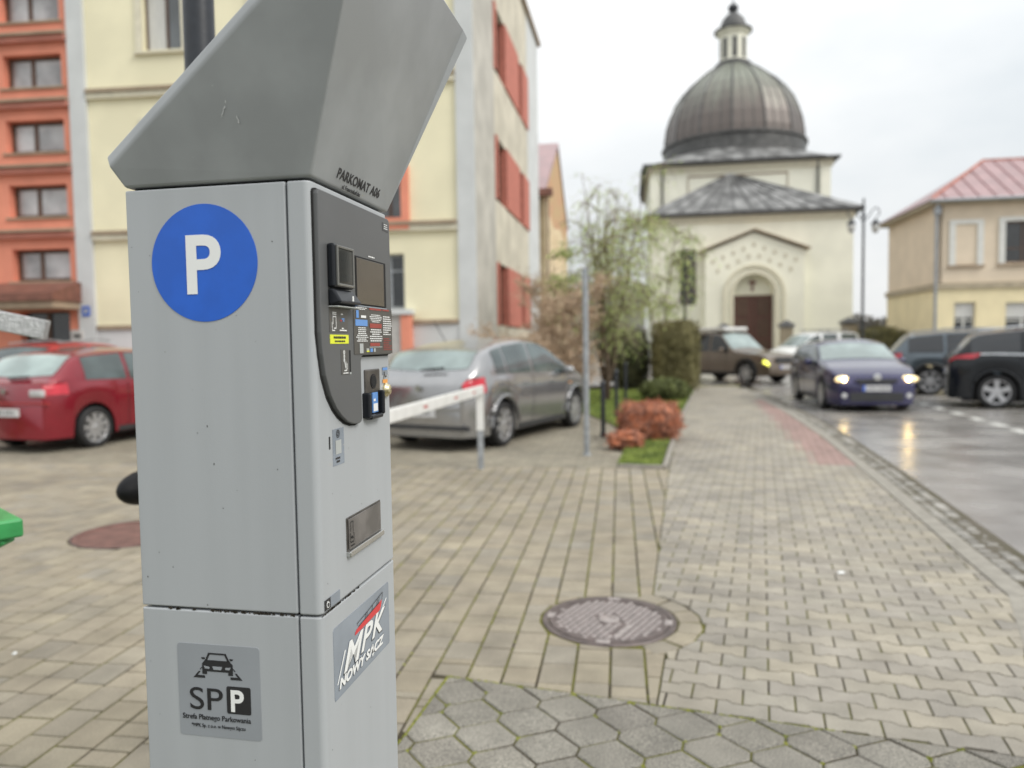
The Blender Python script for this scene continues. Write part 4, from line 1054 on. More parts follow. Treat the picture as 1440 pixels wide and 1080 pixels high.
# street lamp with two scrolled arms
SL = empty('street_lamp', (13.14, 28, 0), .05, 'tall black street lamp with two scrolled arms and hanging lanterns in front of the church', 'street lamp')
MB().lathe([(.16, 0), (.16, .5), (.11, .6), (.09, .9), (.05, 1.2), (.042, 5.9), (.075, 6.0), (.04, 6.1), (.03, 6.5), (.05, 6.55), (.01, 6.65)], 10).build('post', 'lamp_black', SL, smooth=True)
for s in (-1, 1):
    am = MB(); am.tube([(0, 0, 5.75), (s * .2, 0, 5.98), (s * .38, 0, 6.25), (s * .5, 0, 6.3), (s * .6, 0, 6.2), (s * .6, 0, 6.02), (s * .5, 0, 5.95), (s * .46, 0, 5.85)], .02, 5); arm = am.build('arm', 'lamp_black', SL)
    MB().lathe([(.03, 5.86), (.15, 5.72), (.16, 5.68), (.02, 5.66)], 10, (s * .46, 0, 0)).build('lantern_cap', 'lamp_black', SL)
    MB().lathe([(.13, 5.66), (.14, 5.55), (.09, 5.38), (.02, 5.34)], 10, (s * .46, 0, 0)).build('globe', 'lamp_glass', SL, smooth=True)
# slimmer dark pole left of the church window
sp = empty('dark_pole', (5.62, 24.2, 0), 0, 'thin dark pole rising behind the clipped hedge in front of the church window', 'pole')
MB().lathe([(.05, 0), (.045, 4.3), (.06, 4.32), (.01, 4.45)], 8).build('shaft', 'lamp_black', sp)
MB().lathe([(.04, .5), (.07, .9)], 8).build('collar', 'lamp_black', sp)

# ------------------------------------------------------------------ CARS
def lerp_pl(x, pl):
    if x <= pl[0][0]: return pl[0][1]
    for (a, u), (b, v) in zip(pl, pl[1:]):
        if x <= b:
            t = (x - a) / (b - a) if b > a else 1; return u + (v - u) * t
    return pl[-1][1]
def smooth_pl(x, pl, w=.05): return (lerp_pl(x - w, pl) + 2 * lerp_pl(x, pl) + lerp_pl(x + w, pl)) / 4

def make_car(label, cat, loc, heading, L, W, H, top, belt, xr, xf, wr, paint, glass='car_glass', windows=(), ws=None, rw=None, tumble=.30,
             head=None, headm='lamp_clear', tail=None, plate_f=False, plate_r=True, rim_m='rim_silver', spokes=5, mirror=None, trim_arch=False, name='car',
             group=None, handle=True, front='plain', ftaper=.22, rtaper=.16, clear=.2, screen_m=None, rear_m=None):
    """x forward, y left. top/belt: polylines of z over x"""
    e = empty(name, loc, heading, label, cat, group)
    hw_ = W / 2; hl_ = L / 2
    xs = set(round(-hl_ + L * i / 64, 3) for i in range(65))
    for xw in (xr, xf):
        for k in range(-12, 13): xs.add(round(xw + k * (wr + .07) / 12, 3))
    for d in (.02, .05): xs.add(round(hl_ - d, 3)); xs.add(round(-hl_ + d, 3))
    xs = sorted(x for x in xs if -hl_ <= x <= hl_)
    def zbot(x):
        z = clear
        if x > hl_ - .5: z = clear - .02
        for xw in (xr, xf):
            d = abs(x - xw); R_ = wr + .065
            if d < R_: z = max(z, wr + sqrt(max(0, R_ * R_ - d * d)) * 1.0)
        return z
    def hwid(x):
        w = hw_
        if x > 0:
            t = max(0, (x - (hl_ - .75)) / .75); w *= 1 - ftaper * t ** 2.4
        else:
            t = max(0, (-x - (hl_ - .55)) / .55); w *= 1 - rtaper * t ** 2.6
        return w
    def section(x):
        zb, zt = zbot(x), smooth_pl(x, top); zl = min(smooth_pl(x, belt), zt - .025); zb = min(zb, zl - .05); w = hwid(x)
        gh = zt - zl; rw_ = w - .045 - tumble * max(0, gh - .03) ; crown = .035 + .03 * min(1, gh / .4)
        ze = zt - crown * min(1, gh / .2)
        pts = []
        for s in (0, .12, .3, .5, .7, .88, 1):
            z = zb + (zl - zb) * s
            y = w - .05 * (1 - s) ** 2 - .035 * max(0, s - .55) ** 2 / .2
            if .62 < s < .9: y += .004
            pts.append((y, z))
        for s in (.12, .35, .6, .85, 1): pts.append(((pts[6][0]) * (1 - s) + rw_ * s + .018 * sin(pi * s), zl + (ze - zl) * s))
        for s in (.12, .35, .65, 1): pts.append((rw_ * (1 - s), ze + (zt - ze) * (1 - (1 - s) ** 2.2)))
        return pts
    NP = 16
    secs = [section(x) for x in xs]
    def full(sec): return [(y, z) for y, z in sec] + [(-y, z) for y, z in sec[-2::-1]]
    mb = MB(); nn = NP * 2 - 1
    for x, s in zip(xs, secs): mb.v += [(x, y, z) for y, z in full(s)]
    for i in range(len(xs) - 1):
        for j in range(nn - 1): mb.f.append((i * nn + j, (i + 1) * nn + j, (i + 1) * nn + j + 1, i * nn + j + 1))
    mb.f.append(tuple(range(nn))); mb.f.append(tuple((len(xs) - 1) * nn + j for j in range(nn))[::-1])
    body = mb.build('body', paint, e, smooth=True)
    def S_(x, u):
        sec = full(section(x)); i = min(int(u), nn - 2); t = u - i; a, b = sec[i], sec[i + 1]
        return Vector((x, a[0] + (b[0] - a[0]) * t, a[1] + (b[1] - a[1]) * t))
    def patch(name_, m, x0, x1, u0, u1, off=.006, nx=8, nu=6, side=1, parent=e, thick=.0, bow=0, slant=0):
        """x range x0..x1; u index 0..15 up one side to the centre line; side -1 mirrors"""
        p = MB()
        for i in range(nx + 1):
            for j in range(nu + 1):
                u = u0 + (u1 - u0) * j / nu; fx = i / nx; x = x0 + (x1 - x0) * fx
                if bow: 
                    yy = (u - 15) / 4.0; x = x - bow * min(1, yy * yy) 
                if slant: x += slant * (j / nu - .5)
                x = max(-hl_ + .004, min(hl_ - .004, x))
                a = S_(x, u); bx_ = S_(x + .012, u) - S_(x - .012, u); bu = S_(x, min(u + .15, 29.9)) - S_(x, max(u - .15, 0))
                n_ = bu.cross(bx_)
                if n_.length > 0: n_.normalize()
                if n_.dot(Vector((0 if abs(a.y) > .05 else 0, a.y, .25))) < 0: n_ = -n_
                q = a + n_ * off; p.v.append((q.x, q.y * side, q.z))
        for i in range(nx):
            for j in range(nu):
                k = i * (nu + 1) + j; p.f.append((k, k + 1, k + nu + 2, k + nu + 1))
        return p.build(name_, m, parent, smooth=True)
    if ws: patch('windscreen', screen_m or glass, ws[0], ws[1], 11.3, 18.7, .008, 8, 12)
    if rw: patch('rear_window', rear_m or glass, rw[0], rw[1], 12.0, 18.0, .008, 8, 12, bow=-.10)
    for (a, b) in windows:
        for s in (1, -1): patch('side_window', glass, a, b, 6.75, 10.7, .006, 8, 4, side=s)
    MB().box(-hl_ + .25, hl_ - .3, -hw_ + .20, hw_ - .20, clear - .06, .62).build('underbody', 'underbody', e)  # near-black box, hung low to deepen the shade beneath and in the arches
    # wheels
    for xw in (xr, xf):
        for s in (1, -1):
            yo = s * (hw_ - .015); yi = s * (hw_ - .215)
            w = MB().lathe([(wr * .60, yo - s * .075), (wr * .60, yo - s * .07), (.01, yo - s * .07)], 20, axis='y').build('wheel', 'underbody', e, loc=(xw, 0, wr))
            MB().lathe([(wr * .70, yi), (wr * .93, yi), (wr, yi + s * .03), (wr, yo - s * .035), (wr * .95, yo - s * .004), (wr * .84, yo), (wr * .72, yo - s * .010), (wr * .70, yo - s * .05)], 30, axis='y').build('tyre', 'tyre', w, smooth=True)
            r = MB(); r.lathe([(wr * .73, yo - s * .06), (wr * .73, yo - s * .010), (wr * .66, yo - s * .018), (wr * .66, yo - s * .065)], 26, axis='y')
            r.lathe([(wr * .17, yo - s * .06), (wr * .17, yo - s * .018), (wr * .08, yo - s * .010)], 12, axis='y')
            for k in range(spokes):
                t = 2 * pi * k / spokes + .3; tw_ = .070 if spokes > 5 else .095
                r.bar((cos(t) * wr * .12, yo - s * .035, sin(t) * wr * .12), (cos(t) * wr * .70, yo - s * .025, sin(t) * wr * .70), .03, tw_ * (1.0), up=(-sin(t), 0, cos(t)))
            r.build('rim', rim_m, w, bevel=.004)
    # sills / bumper seams
    if plate_r:
        p = MB().box(-hl_ - .022, -hl_ + .02, -.26, .26, plate_r[0], plate_r[0] + .115).build('number_plate', 'plate_white', e)
        MB().box(-hl_ - .025, -hl_ - .0225, .215, .26, plate_r[0], plate_r[0] + .115).build('blue_strip', 'print_blue', p)
    if plate_f:
        p = MB().box(hl_ - .02, hl_ + .022, -.26, .26, plate_f[0], plate_f[0] + .115).build('number_plate', 'plate_white', e)
        MB().box(hl_ + .0225, hl_ + .025, -.26, -.215, plate_f[0], plate_f[0] + .115).build('blue_strip', 'print_blue', p)
    for side, pz in ((-1, plate_r), (1, plate_f)):      # characters too blurred to read
        if pz:
            q = MB()
            for k in range(7):
                a = -.17 + k * .058 + (.02 if k > 2 else 0); x0 = side * (hl_ + .0235)
                q.add([(x0, a, pz[0] + .03), (x0, a + .032, pz[0] + .03), (x0, a + .032, pz[0] + .088), (x0, a, pz[0] + .088)], [(0, 1, 2, 3)])
            q.build('plate_print', 'plate_ink', p if (side == 1 or not plate_f) else e, recalc=False)
    if head:
        for s in (1, -1): patch('headlight', headm, hl_ - head[0], hl_ - head[1], head[2], head[3], .012, 6, 4, side=s, slant=head[4] if len(head) > 4 else 0)
    if tail:
        for s in (1, -1): patch('tail_light', 'tail_red', -hl_ + tail[1], -hl_ + tail[0], tail[2], tail[3], .012, 6, 4, side=s, slant=tail[4] if len(tail) > 4 else 0)
    if mirror:
        for s in (1, -1):
            m_ = MB(); x, z = mirror; y = hwid(x); m_.lathe([(.03, -.05), (.075, -.035), (.085, .02), (.06, .05), (.02, .055)], 10, (0, 0, 0), axis='x')
            o = m_.build('mirror', paint, e, smooth=True, loc=(x, s * (y + .07), z)); o.scale = (1, 1.25, .9)
            MB().box(x - .02, x + .02, min(s * (y - .05), s * (y + .02)), max(s * (y - .05), s * (y + .02)), z - .06, z - .03).build('mirror_arm', 'plastic_trim', e)
    if handle:
        for x in handle:
            for s in (1, -1):
                y = hwid(x); MB().box(x - .09, x + .09, min(s * (y - .03), s * (y + .018)), max(s * (y - .03), s * (y + .018)), lerp_pl(x, belt) - .12, lerp_pl(x, belt) - .09).build('door_handle', paint, e, bevel=.008)
    # door seams
    if windows:
        cuts = sorted({w for ab in windows for w in ab})
        for x in cuts[1:-1:2] + [cuts[-1] - .05]:
            for s in (1, -1): patch('door_seam', 'underbody', x - .006, x + .006, .6, 6.0, .003, 1, 6, side=s)
    if trim_arch:
        for xw in (xr, xf):
            for s in (1, -1):
                a = MB(); R_ = wr + .10
                pts = [(xw + R_ * cos(pi * k / 12), s * (hwid(xw) + .002), wr + R_ * sin(pi * k / 12)) for k in range(13)]; a.tube(pts, .035 if trim_arch is True else .022, 6); a.build('arch_trim', 'plastic_trim' if trim_arch is True else trim_arch, e)
    # rear / front seams
    patch('sill_trim', 'plastic_trim', xr + wr + .12, xf - wr - .12, .05, .9, .004, 10, 2); patch('sill_trim', 'plastic_trim', xr + wr + .12, xf - wr - .12, .05, .9, .004, 10, 2, side=-1)
    e['_hl'] = hl_
    return e, patch

def place(world_xy, heading, local_xy):
    c, s = cos(heading), sin(heading); return (world_xy[0] - local_xy[0] * c + local_xy[1] * s, world_xy[1] - local_xy[0] * s - local_xy[1] * c)

# silver hatchback, rear three-quarter
h = radians(62.5); x, y = place((-.18, 10.54), h, (-1.29, -.78))
seat, pf = make_car('silver grey hatchback parked beyond the white barrier arm', 'car', (x, y, 0), h, 4.30, 1.77, 1.55,
    [(-2.15, .86), (-2.12, .98), (-2.02, 1.06), (-1.74, 1.35), (-1.6, 1.41), (-1.1, 1.50), (-.4, 1.55), (.1, 1.525), (.45, 1.43), (1.18, 1.05), (1.32, 1.0), (1.85, .86), (2.08, .72), (2.15, .52)],
    [(-2.15, .97), (-1.6, 1.0), (0, .96), (1.2, .92), (1.6, .86), (2.15, .6)], -1.29, 1.29, .315, 'car_silver', 'car_glass',
    windows=((-1.48, -1.18), (-1.12, -.36), (-.28, .98)), ws=(.42, 1.12), rw=(-1.99, -1.70), tail=(.02, .34, 4.3, 6.6), head=(.55, .05, 4.2, 5.8), mirror=(.78, 1.0), rear_m='screen_glass_car',
    plate_r=(.47,), spokes=8, trim_arch='car_silver', handle=(-.62, .3), rtaper=.22, ftaper=.25, screen_m='screen_glass_car')
MB().box(-2.162, -2.11, -.78, .78, .30, .36).build('bumper_groove', 'plastic_trim', seat)
MB().box(-2.165, -2.13, -.66, .66, .56, .60).build('bumper_edge', 'car_silver', seat)
MB().bar((-2.06, .02, 1.10), (-2.04, -.34, 1.13), .03, .03).build('wiper', 'plastic_trim', seat)
MB().lathe([(.045, -2.18), (.045, -2.14)], 14, (0, 0, .86), axis='x').build('badge', 'chrome', seat)
MB().tube([(-1.45, 0, 1.49), (-1.75, 0, 1.78)], .006, 5).build('aerial', 'plastic_trim', seat)
MB().box(.98, 1.04, -.905, -.86, .78, .80).build('side_indicator', mk('indicator_amber', (.8, .35, .08), .3), seat)

# red hatchback
h = radians(73); x, y = place((-6.23, 11.05), h, (-1.24, -.77))
clio, pf = make_car('dark red small hatchback parked left, seen from behind', 'car', (x, y, 0), h, 3.99, 1.72, 1.49,
    [(-1.995, .98), (-1.93, 1.0), (-1.86, 1.05), (-1.50, 1.38), (-1.35, 1.43), (-.6, 1.485), (.0, 1.48), (.45, 1.40), (1.1, 1.03), (1.25, .98), (1.75, .84), (1.93, .70), (1.995, .52)],
    [(-1.995, .97), (-1.3, .98), (0, .93), (1.1, .88), (1.5, .82), (1.995, .56)], -1.24, 1.34, .305, 'car_red', 'car_glass',
    windows=((-1.38, -.62), (-.55, .85)), ws=(.5, 1.04), rw=(-1.84, -1.46), tail=(.0, .30, 4.6, 6.6), head=(.55, .05, 4.2, 5.8), mirror=(.65, .97), rear_m='rear_pale',
    plate_r=(.52,), spokes=9, handle=(-.35,), ftaper=.25, screen_m='screen_glass_car')
for s in (-1, 1): MB().box(-2.02, -1.94, s * .60 - .13, s * .60 + .13, .80, .90).build('light_lens', 'lamp_clear', clio, bevel=.02)
MB().lathe([(.05, -2.02), (.05, -1.97)], 4, (0, 0, .88), axis='x').build('badge', 'chrome', clio)
MB().box(-2.005, -1.96, -.78, .78, .70, .72).build('bumper_edge', 'car_red_plain', clio)
MB().bar((-1.90, .02, 1.06), (-1.88, -.32, 1.08), .03, .03).build('wiper', 'plastic_trim', clio)

# violet saloon driving towards the camera, headlights lit
h = atan2(-.985, -.168); x, y = place((6.61, 15.73), h, (1.32, -.76))
maz, pf = make_car('violet blue hatchback driving towards us with its headlights on', 'car', (x, y, -.02), h, 4.40, 1.755, 1.46,
    [(-2.2, .95), (-2.1, 1.02), (-1.75, 1.3), (-1.5, 1.38), (-.8, 1.45), (-.1, 1.46), (.3, 1.40), (.98, 1.04), (1.1, 1.0), (1.75, .87), (2.08, .74), (2.16, .64), (2.2, .5)],
    [(-2.2, .92), (-1.3, .96), (0, .92), (1.0, .87), (1.6, .80), (2.2, .55)], -1.3, 1.32, .315, 'car_violet', 'car_glass',
    windows=((-1.45, -1.15), (-1.1, -.35), (-.28, .82)), ws=(.36, .98), rw=(-2.05, -1.72), tail=(.0, .3, 4.9, 6.6), mirror=(.60, .97),
    plate_f=(.42,), plate_r=(.6,), spokes=7, handle=(-.6, .25), ftaper=.20, clear=.17, screen_m='screen_glass_car')
g_ = MB(); g_.add([(2.19, -.42, .66), (2.19, .42, .66), (2.205, .30, .57), (2.205, -.30, .57), (2.22, -.42, .66), (2.22, .42, .66), (2.225, .30, .57), (2.225, -.30, .57)], [(0, 1, 2, 3), (4, 5, 6, 7), (0, 1, 5, 4), (1, 2, 6, 5), (2, 3, 7, 6), (3, 0, 4, 7)]); g_.build('grille', 'plastic_trim', maz)
MB().box(2.17, 2.215, -.50, .50, .22, .39).build('air_intake', 'plastic_trim', maz, bevel=.01)
MB().lathe([(.065, 2.21), (.065, 2.245), (.03, 2.25)], 16, (0, 0, .70), axis='x').build('badge', 'chrome', maz).scale = (1, 1.1, 1)
for s in (-1, 1):
    o = MB().lathe([(.01, -.045), (.07, -.035), (.11, 0), (.07, .035), (.01, .045)], 18, axis='x').build('headlight', 'lamp_lit', maz, smooth=True, loc=(2.115, s * .62, .655)); o.scale = (1.2, 1.5, .62); o.rotation_euler = (0, 0, -s * .35)
    MB().lathe([(.055, 2.10), (.055, 2.20), (.03, 2.205)], 14, (0, s * .60, .33), axis='x').build('fog_lamp', 'lamp_clear', maz)
    o = MB().lathe([(.022, 2.14), (.036, 2.16), (.026, 2.18), (.006, 2.185)], 14, (0, s * .60, .655), axis='x').build('headlight_bulb', 'lamp_core', maz, smooth=True)

hS = atan2(-.44, .90)
x, y = place((9.86, 15.18), hS, (-1.55, -.80))
TOPV = [(-2.38, 1.0), (-2.33, 1.08), (-2.25, 1.15), (-1.95, 1.5), (-1.8, 1.56), (-1.0, 1.64), (0, 1.66), (.5, 1.58), (1.3, 1.12), (1.5, 1.06), (2.1, .9), (2.3, .75), (2.38, .55)]
BELV = [(-2.38, 1.08), (-1.6, 1.09), (0, 1.02), (1.3, .96), (1.8, .88), (2.38, .6)]
smx, pf = make_car('black people carrier parked at the right edge with five spoke wheels', 'car', (x, y, -.02), hS, 4.76, 1.88, 1.66, TOPV, BELV, -1.55, 1.35, .345, 'car_black', 'car_glass_dark',
    windows=((-2.0, -1.15), (-1.08, -.1), (-.02, 1.05)), ws=(.6, 1.2), rw=(-2.22, -1.9), tail=(.0, .52, 5.4, 6.9, .06), head=(.6, .05, 4.2, 5.8), mirror=(.85, 1.1), plate_r=(.7,), spokes=5, handle=(-.85, .3), trim_arch='car_black')
for s in (-1, 1):
    pf('chrome_strip', 'chrome', -1.95, 1.0, 6.15, 6.75, .012, 14, 1, side=s)
    MB().tube([(-1.75, s * .66, 1.60), (-.8, s * .68, 1.69), (.2, s * .67, 1.67)], .022, 6).build('roof_rail', 'chrome', smx)

hS = atan2(-.38, .92); x, y = place((10.71, 19.12), hS, (-1.35, -.78))
kia, pf = make_car('steel blue estate car parked behind the black people carrier', 'car', (x, y, -.02), hS, 4.60, 1.83, 1.66,
    [(-2.3, .98), (-2.25, 1.06), (-2.18, 1.15), (-1.85, 1.52), (-1.7, 1.57), (-.9, 1.64), (0, 1.65), (.5, 1.57), (1.2, 1.12), (1.4, 1.06), (2.0, .9), (2.22, .75), (2.3, .55)],
    [(-2.3, 1.04), (0, 1.0), (1.3, .94), (1.8, .86), (2.3, .6)], -1.35, 1.35, .35, 'car_steelblue', 'car_glass_dark',
    windows=((-1.85, -1.05), (-.98, -.1), (-.02, .95)), ws=(.6, 1.12), rw=(-2.15, -1.8), tail=(.0, .30, 4.2, 7.2), head=(.6, .05, 4.2, 5.8), mirror=(.8, 1.08), plate_r=(.7,), spokes=7, handle=(-.8, .3), trim_arch=True)
for s in (-1, 1): MB().tube([(-1.7, s * .64, 1.61), (-.8, s * .66, 1.69), (.2, s * .66, 1.67)], .022, 6).build('roof_rail', 'pole_grey', kia)

# brown off-roader at the junction
hT = atan2(-.85, .52); x, y = place((7.97, 25.17), hT, (1.32, -.72))
ter, pf = make_car('brown off-road car with lit yellow headlights turning at the junction', 'car', (x, y, -.02), hT, 4.5, 1.74, 1.78,
    [(-2.25, 1.0), (-2.2, 1.3), (-2.12, 1.70), (-2.0, 1.76), (-.4, 1.79), (.1, 1.74), (.72, 1.16), (.85, 1.10), (1.9, 1.0), (2.15, .92), (2.23, .7), (2.25, .5)],
    [(-2.25, 1.0), (0, 1.03), (.8, 1.0), (1.8, .93), (2.25, .7)], -1.3, 1.32, .36, 'car_brown', 'car_glass_dark',
    windows=((-1.95, -1.15), (-1.08, -.35), (-.27, .52)), ws=(.12, .68), rw=(-2.2, -2.1), tail=(.0, .15, 3.5, 6.5), head=(.22, .02, 4.4, 6.0), headm='lamp_lit_yellow', mirror=(.35, 1.14),
    plate_r=(.7,), plate_f=(.5,), spokes=6, handle=(-.55, .2), trim_arch=True, tumble=.2, ftaper=.1, rtaper=.06, clear=.32, screen_m='screen_glass_car')
MB().box(-1.9, .15, -.60, .60, 1.80, 1.93).build('roof_box', 'white_paint', ter, bevel=.03)
MB().box(2.2, 2.27, -.78, .78, .42, .60).build('bumper', 'car_brown', ter, bevel=.02)
MB().box(2.22, 2.262, -.42, .42, .70, .88).build('grille', 'plastic_trim', ter)

# white van
hV = atan2(-.28, -.96); x, y = place((11.55, 32.0), hV, (2.05, .75))
van, pf = make_car('white high roofed small van parked in front of the church', 'van', (x, y, -.02), hV, 4.2, 1.70, 1.78,
    [(-2.1, 1.1), (-2.08, 1.65), (-1.98, 1.75), (-1.0, 1.79), (.1, 1.77), (.4, 1.68), (1.15, 1.12), (1.3, 1.06), (1.85, .9), (2.05, .75), (2.1, .5)],
    [(-2.1, 1.05), (0, 1.05), (1.1, 1.0), (1.6, .9), (2.1, .65)], -1.25, 1.3, .32, 'car_white', 'car_glass',
    windows=((-1.85, -1.0), (-.8, -.05), (.08, .95)), ws=(.45, 1.1), rw=(-2.095, -2.0), tail=(.0, .12, 4, 7), head=(.5, .05, 4.2, 5.9), mirror=(.75, 1.15), plate_r=(.6,), plate_f=(.45,), spokes=7, handle=(-.35, .3), tumble=.12, screen_m='screen_glass_car')
MB().box(-1.6, .1, -.6, .6, 1.86, 1.89).build('roof_rack', 'pole_grey', van)
for xx in (-1.4, -.1):
    for s in (-1, 1): MB().box(xx - .02, xx + .02, s * .55 - .02, s * .55 + .02, 1.74, 1.86).build('rack_foot', 'pole_grey', van)

# second red car far left, and another behind the meter (hidden) is left out
hR = radians(78); x, y = place((-9.15, 14.6), hR, (-1.9, -.8))
red2, pf = make_car('bright red car standing behind the small red hatchback at the left edge', 'car', (x, y, 0), hR, 4.2, 1.74, 1.50,
    [(-2.1, .95), (-2.0, 1.05), (-1.6, 1.40), (-1.4, 1.45), (-.5, 1.50), (.1, 1.48), (.5, 1.38), (1.15, 1.03), (1.3, .98), (1.85, .84), (2.03, .70), (2.1, .52)],
    [(-2.1, .94), (-1.3, .96), (0, .93), (1.1, .88), (1.6, .80), (2.1, .56)], -1.25, 1.35, .31, 'car_red_plain', 'car_glass',
    windows=((-1.4, -.62), (-.55, .85)), ws=(.55, 1.09), rw=(-1.95, -1.55), tail=(.0, .3, 4.8, 6.6), head=(.55, .05, 4.2, 5.8), mirror=(.7, .97), plate_r=(.55,), spokes=7, handle=(-.35,))
red2.scale = (1, 1, 1.09)
for s in (-1, 1): MB().tube([(-1.3, s * .60, 1.47), (-.3, s * .62, 1.54), (.1, s * .61, 1.51)], .018, 6).build('roof_rail', 'pole_grey', red2)

# ------------------------------------------------------------------ STREET FURNITURE
bars = [((1.39, 11.41), .86, 'nearest of the thin black bollards beside the silver hatchback'), ((1.98, 14.17), .93, 'middle one of the thin black bollards on the verge'), ((2.59, 17.0), .98, 'farthest of the thin black bollards, left of the dark bush')]
b0 = None
for (x, y), hh, lab in bars:
    if b0 is None:
        b0 = empty('bollard', (x, y, 0), 0, lab, 'bollard', 'black bollards along the verge')
        MB().lathe([(.045, 0), (.045, .06), (.034, .08), (.034, .80), (.045, .815), (.045, .85), (.03, .875), (.012, .885)], 12).build('post', 'lamp_black', b0, smooth=False)
        MB().lathe([(.037, .68), (.037, .71)], 12).build('band', 'lamp_black', b0); c = b0
    else:
        c = copy_tree(b0); c.location = (x, y, 0); c['label'] = lab
    c.scale = (1, 1, hh / .88)
b4 = copy_tree(b0); b4.location = (5.62, 23.0, 0); b4['label'] = 'thin black bollard at the foot of the tall clipped hedge'

gp = empty('sign_pole', (.95, 9.55, 0), 0, 'tall bare grey metal pole standing right of the silver hatchback', 'pole')
MB().lathe([(.036, 0), (.036, 2.38), (.034, 2.39), (.01, 2.395)], 14).build('tube', 'pole_grey', gp, smooth=False)
MB().lathe([(.06, 0), (.06, .012), (.04, .02)], 14).build('foot_collar', 'pole_grey', gp)

ba = empty('barrier', (-1.34, 4.28, 0), 0, 'white boom barrier with red reflectors lowered across the car park entrance', 'barrier')
def bl(p): return (p[0] + 1.34, p[1] - 4.28, p[2])
pA, pB = Vector((-1.450, 2.80, .915)), Vector((-.345, 8.58, .924)); bdv = (pB - pA).normalized()
MB().bar(bl(pA + bdv * .25), bl(pB), .045, .105).build('arm', 'white_paint', ba, bevel=.01)
for t in (2.35, 3.35, 4.35, 5.1):
    p = pA + bdv * (t + .3); nrm = Vector((bdv.y, -bdv.x, 0)).normalized(); q = p + nrm * .024
    r_ = MB(); vs = []
    for k in range(10):
        a = 2 * pi * k / 10; vs.append(bl(q + bdv * .065 * cos(a) + Vector((0, 0, 1)) * .013 * sin(a)))
    r_.add(vs, [tuple(range(10))]); r_.build('reflector', 'red_reflector', ba)
cw = MB(); prof_ = [(.001, -.17)] + [(.085 * sin(pi * k / 12), -.17 * cos(pi * k / 12)) for k in range(1, 12)] + [(.001, .17)]
cw.lathe([(r * .80, h * .85) for r, h in prof_], 22, axis='y'); o = cw.build('counterweight', 'rubber_black', ba, smooth=True, loc=bl(pA + bdv * .09)); o.rotation_euler = (0, 0, atan2(bdv.y, bdv.x) - pi / 2)
MB().box(-.05, .05, -.05, .05, 0, .80).build('pivot_post', 'pole_grey', ba, bevel=.005)
MB().box(-.07, .07, -.09, .09, .78, .96).build('pivot_head', 'pole_grey', ba, bevel=.01)
rp_ = empty('barrier_rest_post', (-.375, 8.60, 0), .1, 'short post, white above and dark grey below, holding the tip of the barrier arm', 'post')
MB().box(-.042, .042, -.03, .03, .45, .87).build('upper_tube', 'white_paint', rp_, bevel=.006)
MB().box(-.034, .034, -.024, .024, 0, .449).build('lower_tube', 'pole_grey', rp_, bevel=.005)
for s in (-1, 1): MB().box(min(s * .034, s * .044), max(s * .034, s * .044), -.03, .03, .80, .93).build('fork', 'white_paint', rp_)

# black lamp post behind the meter
lp = empty('lamp_post', (-1.045, 2.6, 0), 0, 'black round lamp post standing behind the parking meter hood', 'lamp post')
MB().lathe([(.075, 0), (.075, .5), (.055, .55), (.052, 1.0), (.05, 3.9), (.05, 4.2)], 24).build('shaft', 'lamp_black', lp, smooth=True)
MB().lathe([(.02, 4.15), (.18, 4.3), (.2, 4.5), (.1, 4.7), (.01, 4.75)], 20).build('globe', 'lamp_glass', lp, smooth=True)

# galvanised beam entering from the left, on its own post outside the frame
gb_ = empty('metal_beam', (-2.75, 2.35, 0), 0, 'rough silver painted metal beam end jutting in at the left edge', 'beam')
e1 = Vector((-1.612, 2.6, 1.52)) - Vector((-2.75, 2.35, 0)); e0v = Vector((0, 0, 1.80))
MB().bar(tuple(e0v), tuple(e1), .05, .066).build('beam_tube', 'galvanised', gb_, bevel=.005)
MB().box(-.04, .04, -.04, .04, 0, 1.9).build('beam_post', 'pole_grey', gb_)

# green wheeled bin, only its handle corner is in frame
ga = radians(47); gx, gy = -1.262 - (.29 * cos(ga) + .30 * sin(ga)), 1.90 - (.29 * sin(ga) - .30 * cos(ga))
gn = empty('wheelie_bin', (gx, gy, 0), ga, 'green plastic wheelie bin, only the corner of its rim shows at the left edge', 'bin')
bb = MB(); bb.add([(-.18, -.20, .08), (.13, -.20, .08), (.13, .22, .08), (-.18, .22, .08), (-.21, -.225, .96), (.20, -.225, .96), (.20, .24, .96), (-.21, .24, .96)],
                  [(0, 3, 2, 1), (4, 5, 6, 7), (0, 1, 5, 4), (1, 2, 6, 5), (2, 3, 7, 6), (3, 0, 4, 7)]); bb.build('body', 'bin_green', gn, bevel=.02)
MB().box(-.29, .29, -.30, .30, .972, 1.019).build('rim', 'bin_green', gn, bevel=.006)
MB().box(-.25, .25, -.26, .26, 1.021, 1.058).build('lid', 'bin_green', gn, bevel=.012)
MB().bar((.20, -.21, .93), (.26, -.27, .972), .05, .03).build('rim_gusset', 'bin_green', gn, bevel=.005)
for s in (-1, 1): MB().lathe([(.09, s * .16), (.1, s * .18), (.1, s * .21), (.09, s * .22)], 18, (-.1, .2, .1), axis='x').build('wheel', 'tyre', gn)

# scraps on the ground
for (x, y, sz, lab) in ((-1.98, 3.98, .02, 'small white paper scrap on the sand coloured paving left of the meter'), (2.02, 4.55, .022, 'small white scrap on the grey pavement right of the manhole'), (-2.4, 3.5, .011, 'tiny pale scrap on the paving near the left edge')):
    q = MB(); q.add([(-sz, -sz * .7, 0), (sz, -sz * .6, .002), (sz * .8, sz * .7, .006), (-sz * .9, sz * .6, .003), (0, 0, .012)], [(0, 1, 4), (1, 2, 4), (2, 3, 4), (3, 0, 4), (0, 3, 2, 1)])
    tag(q.build('litter', 'print_white', loc=(x, y, .002)), lab, 'litter')

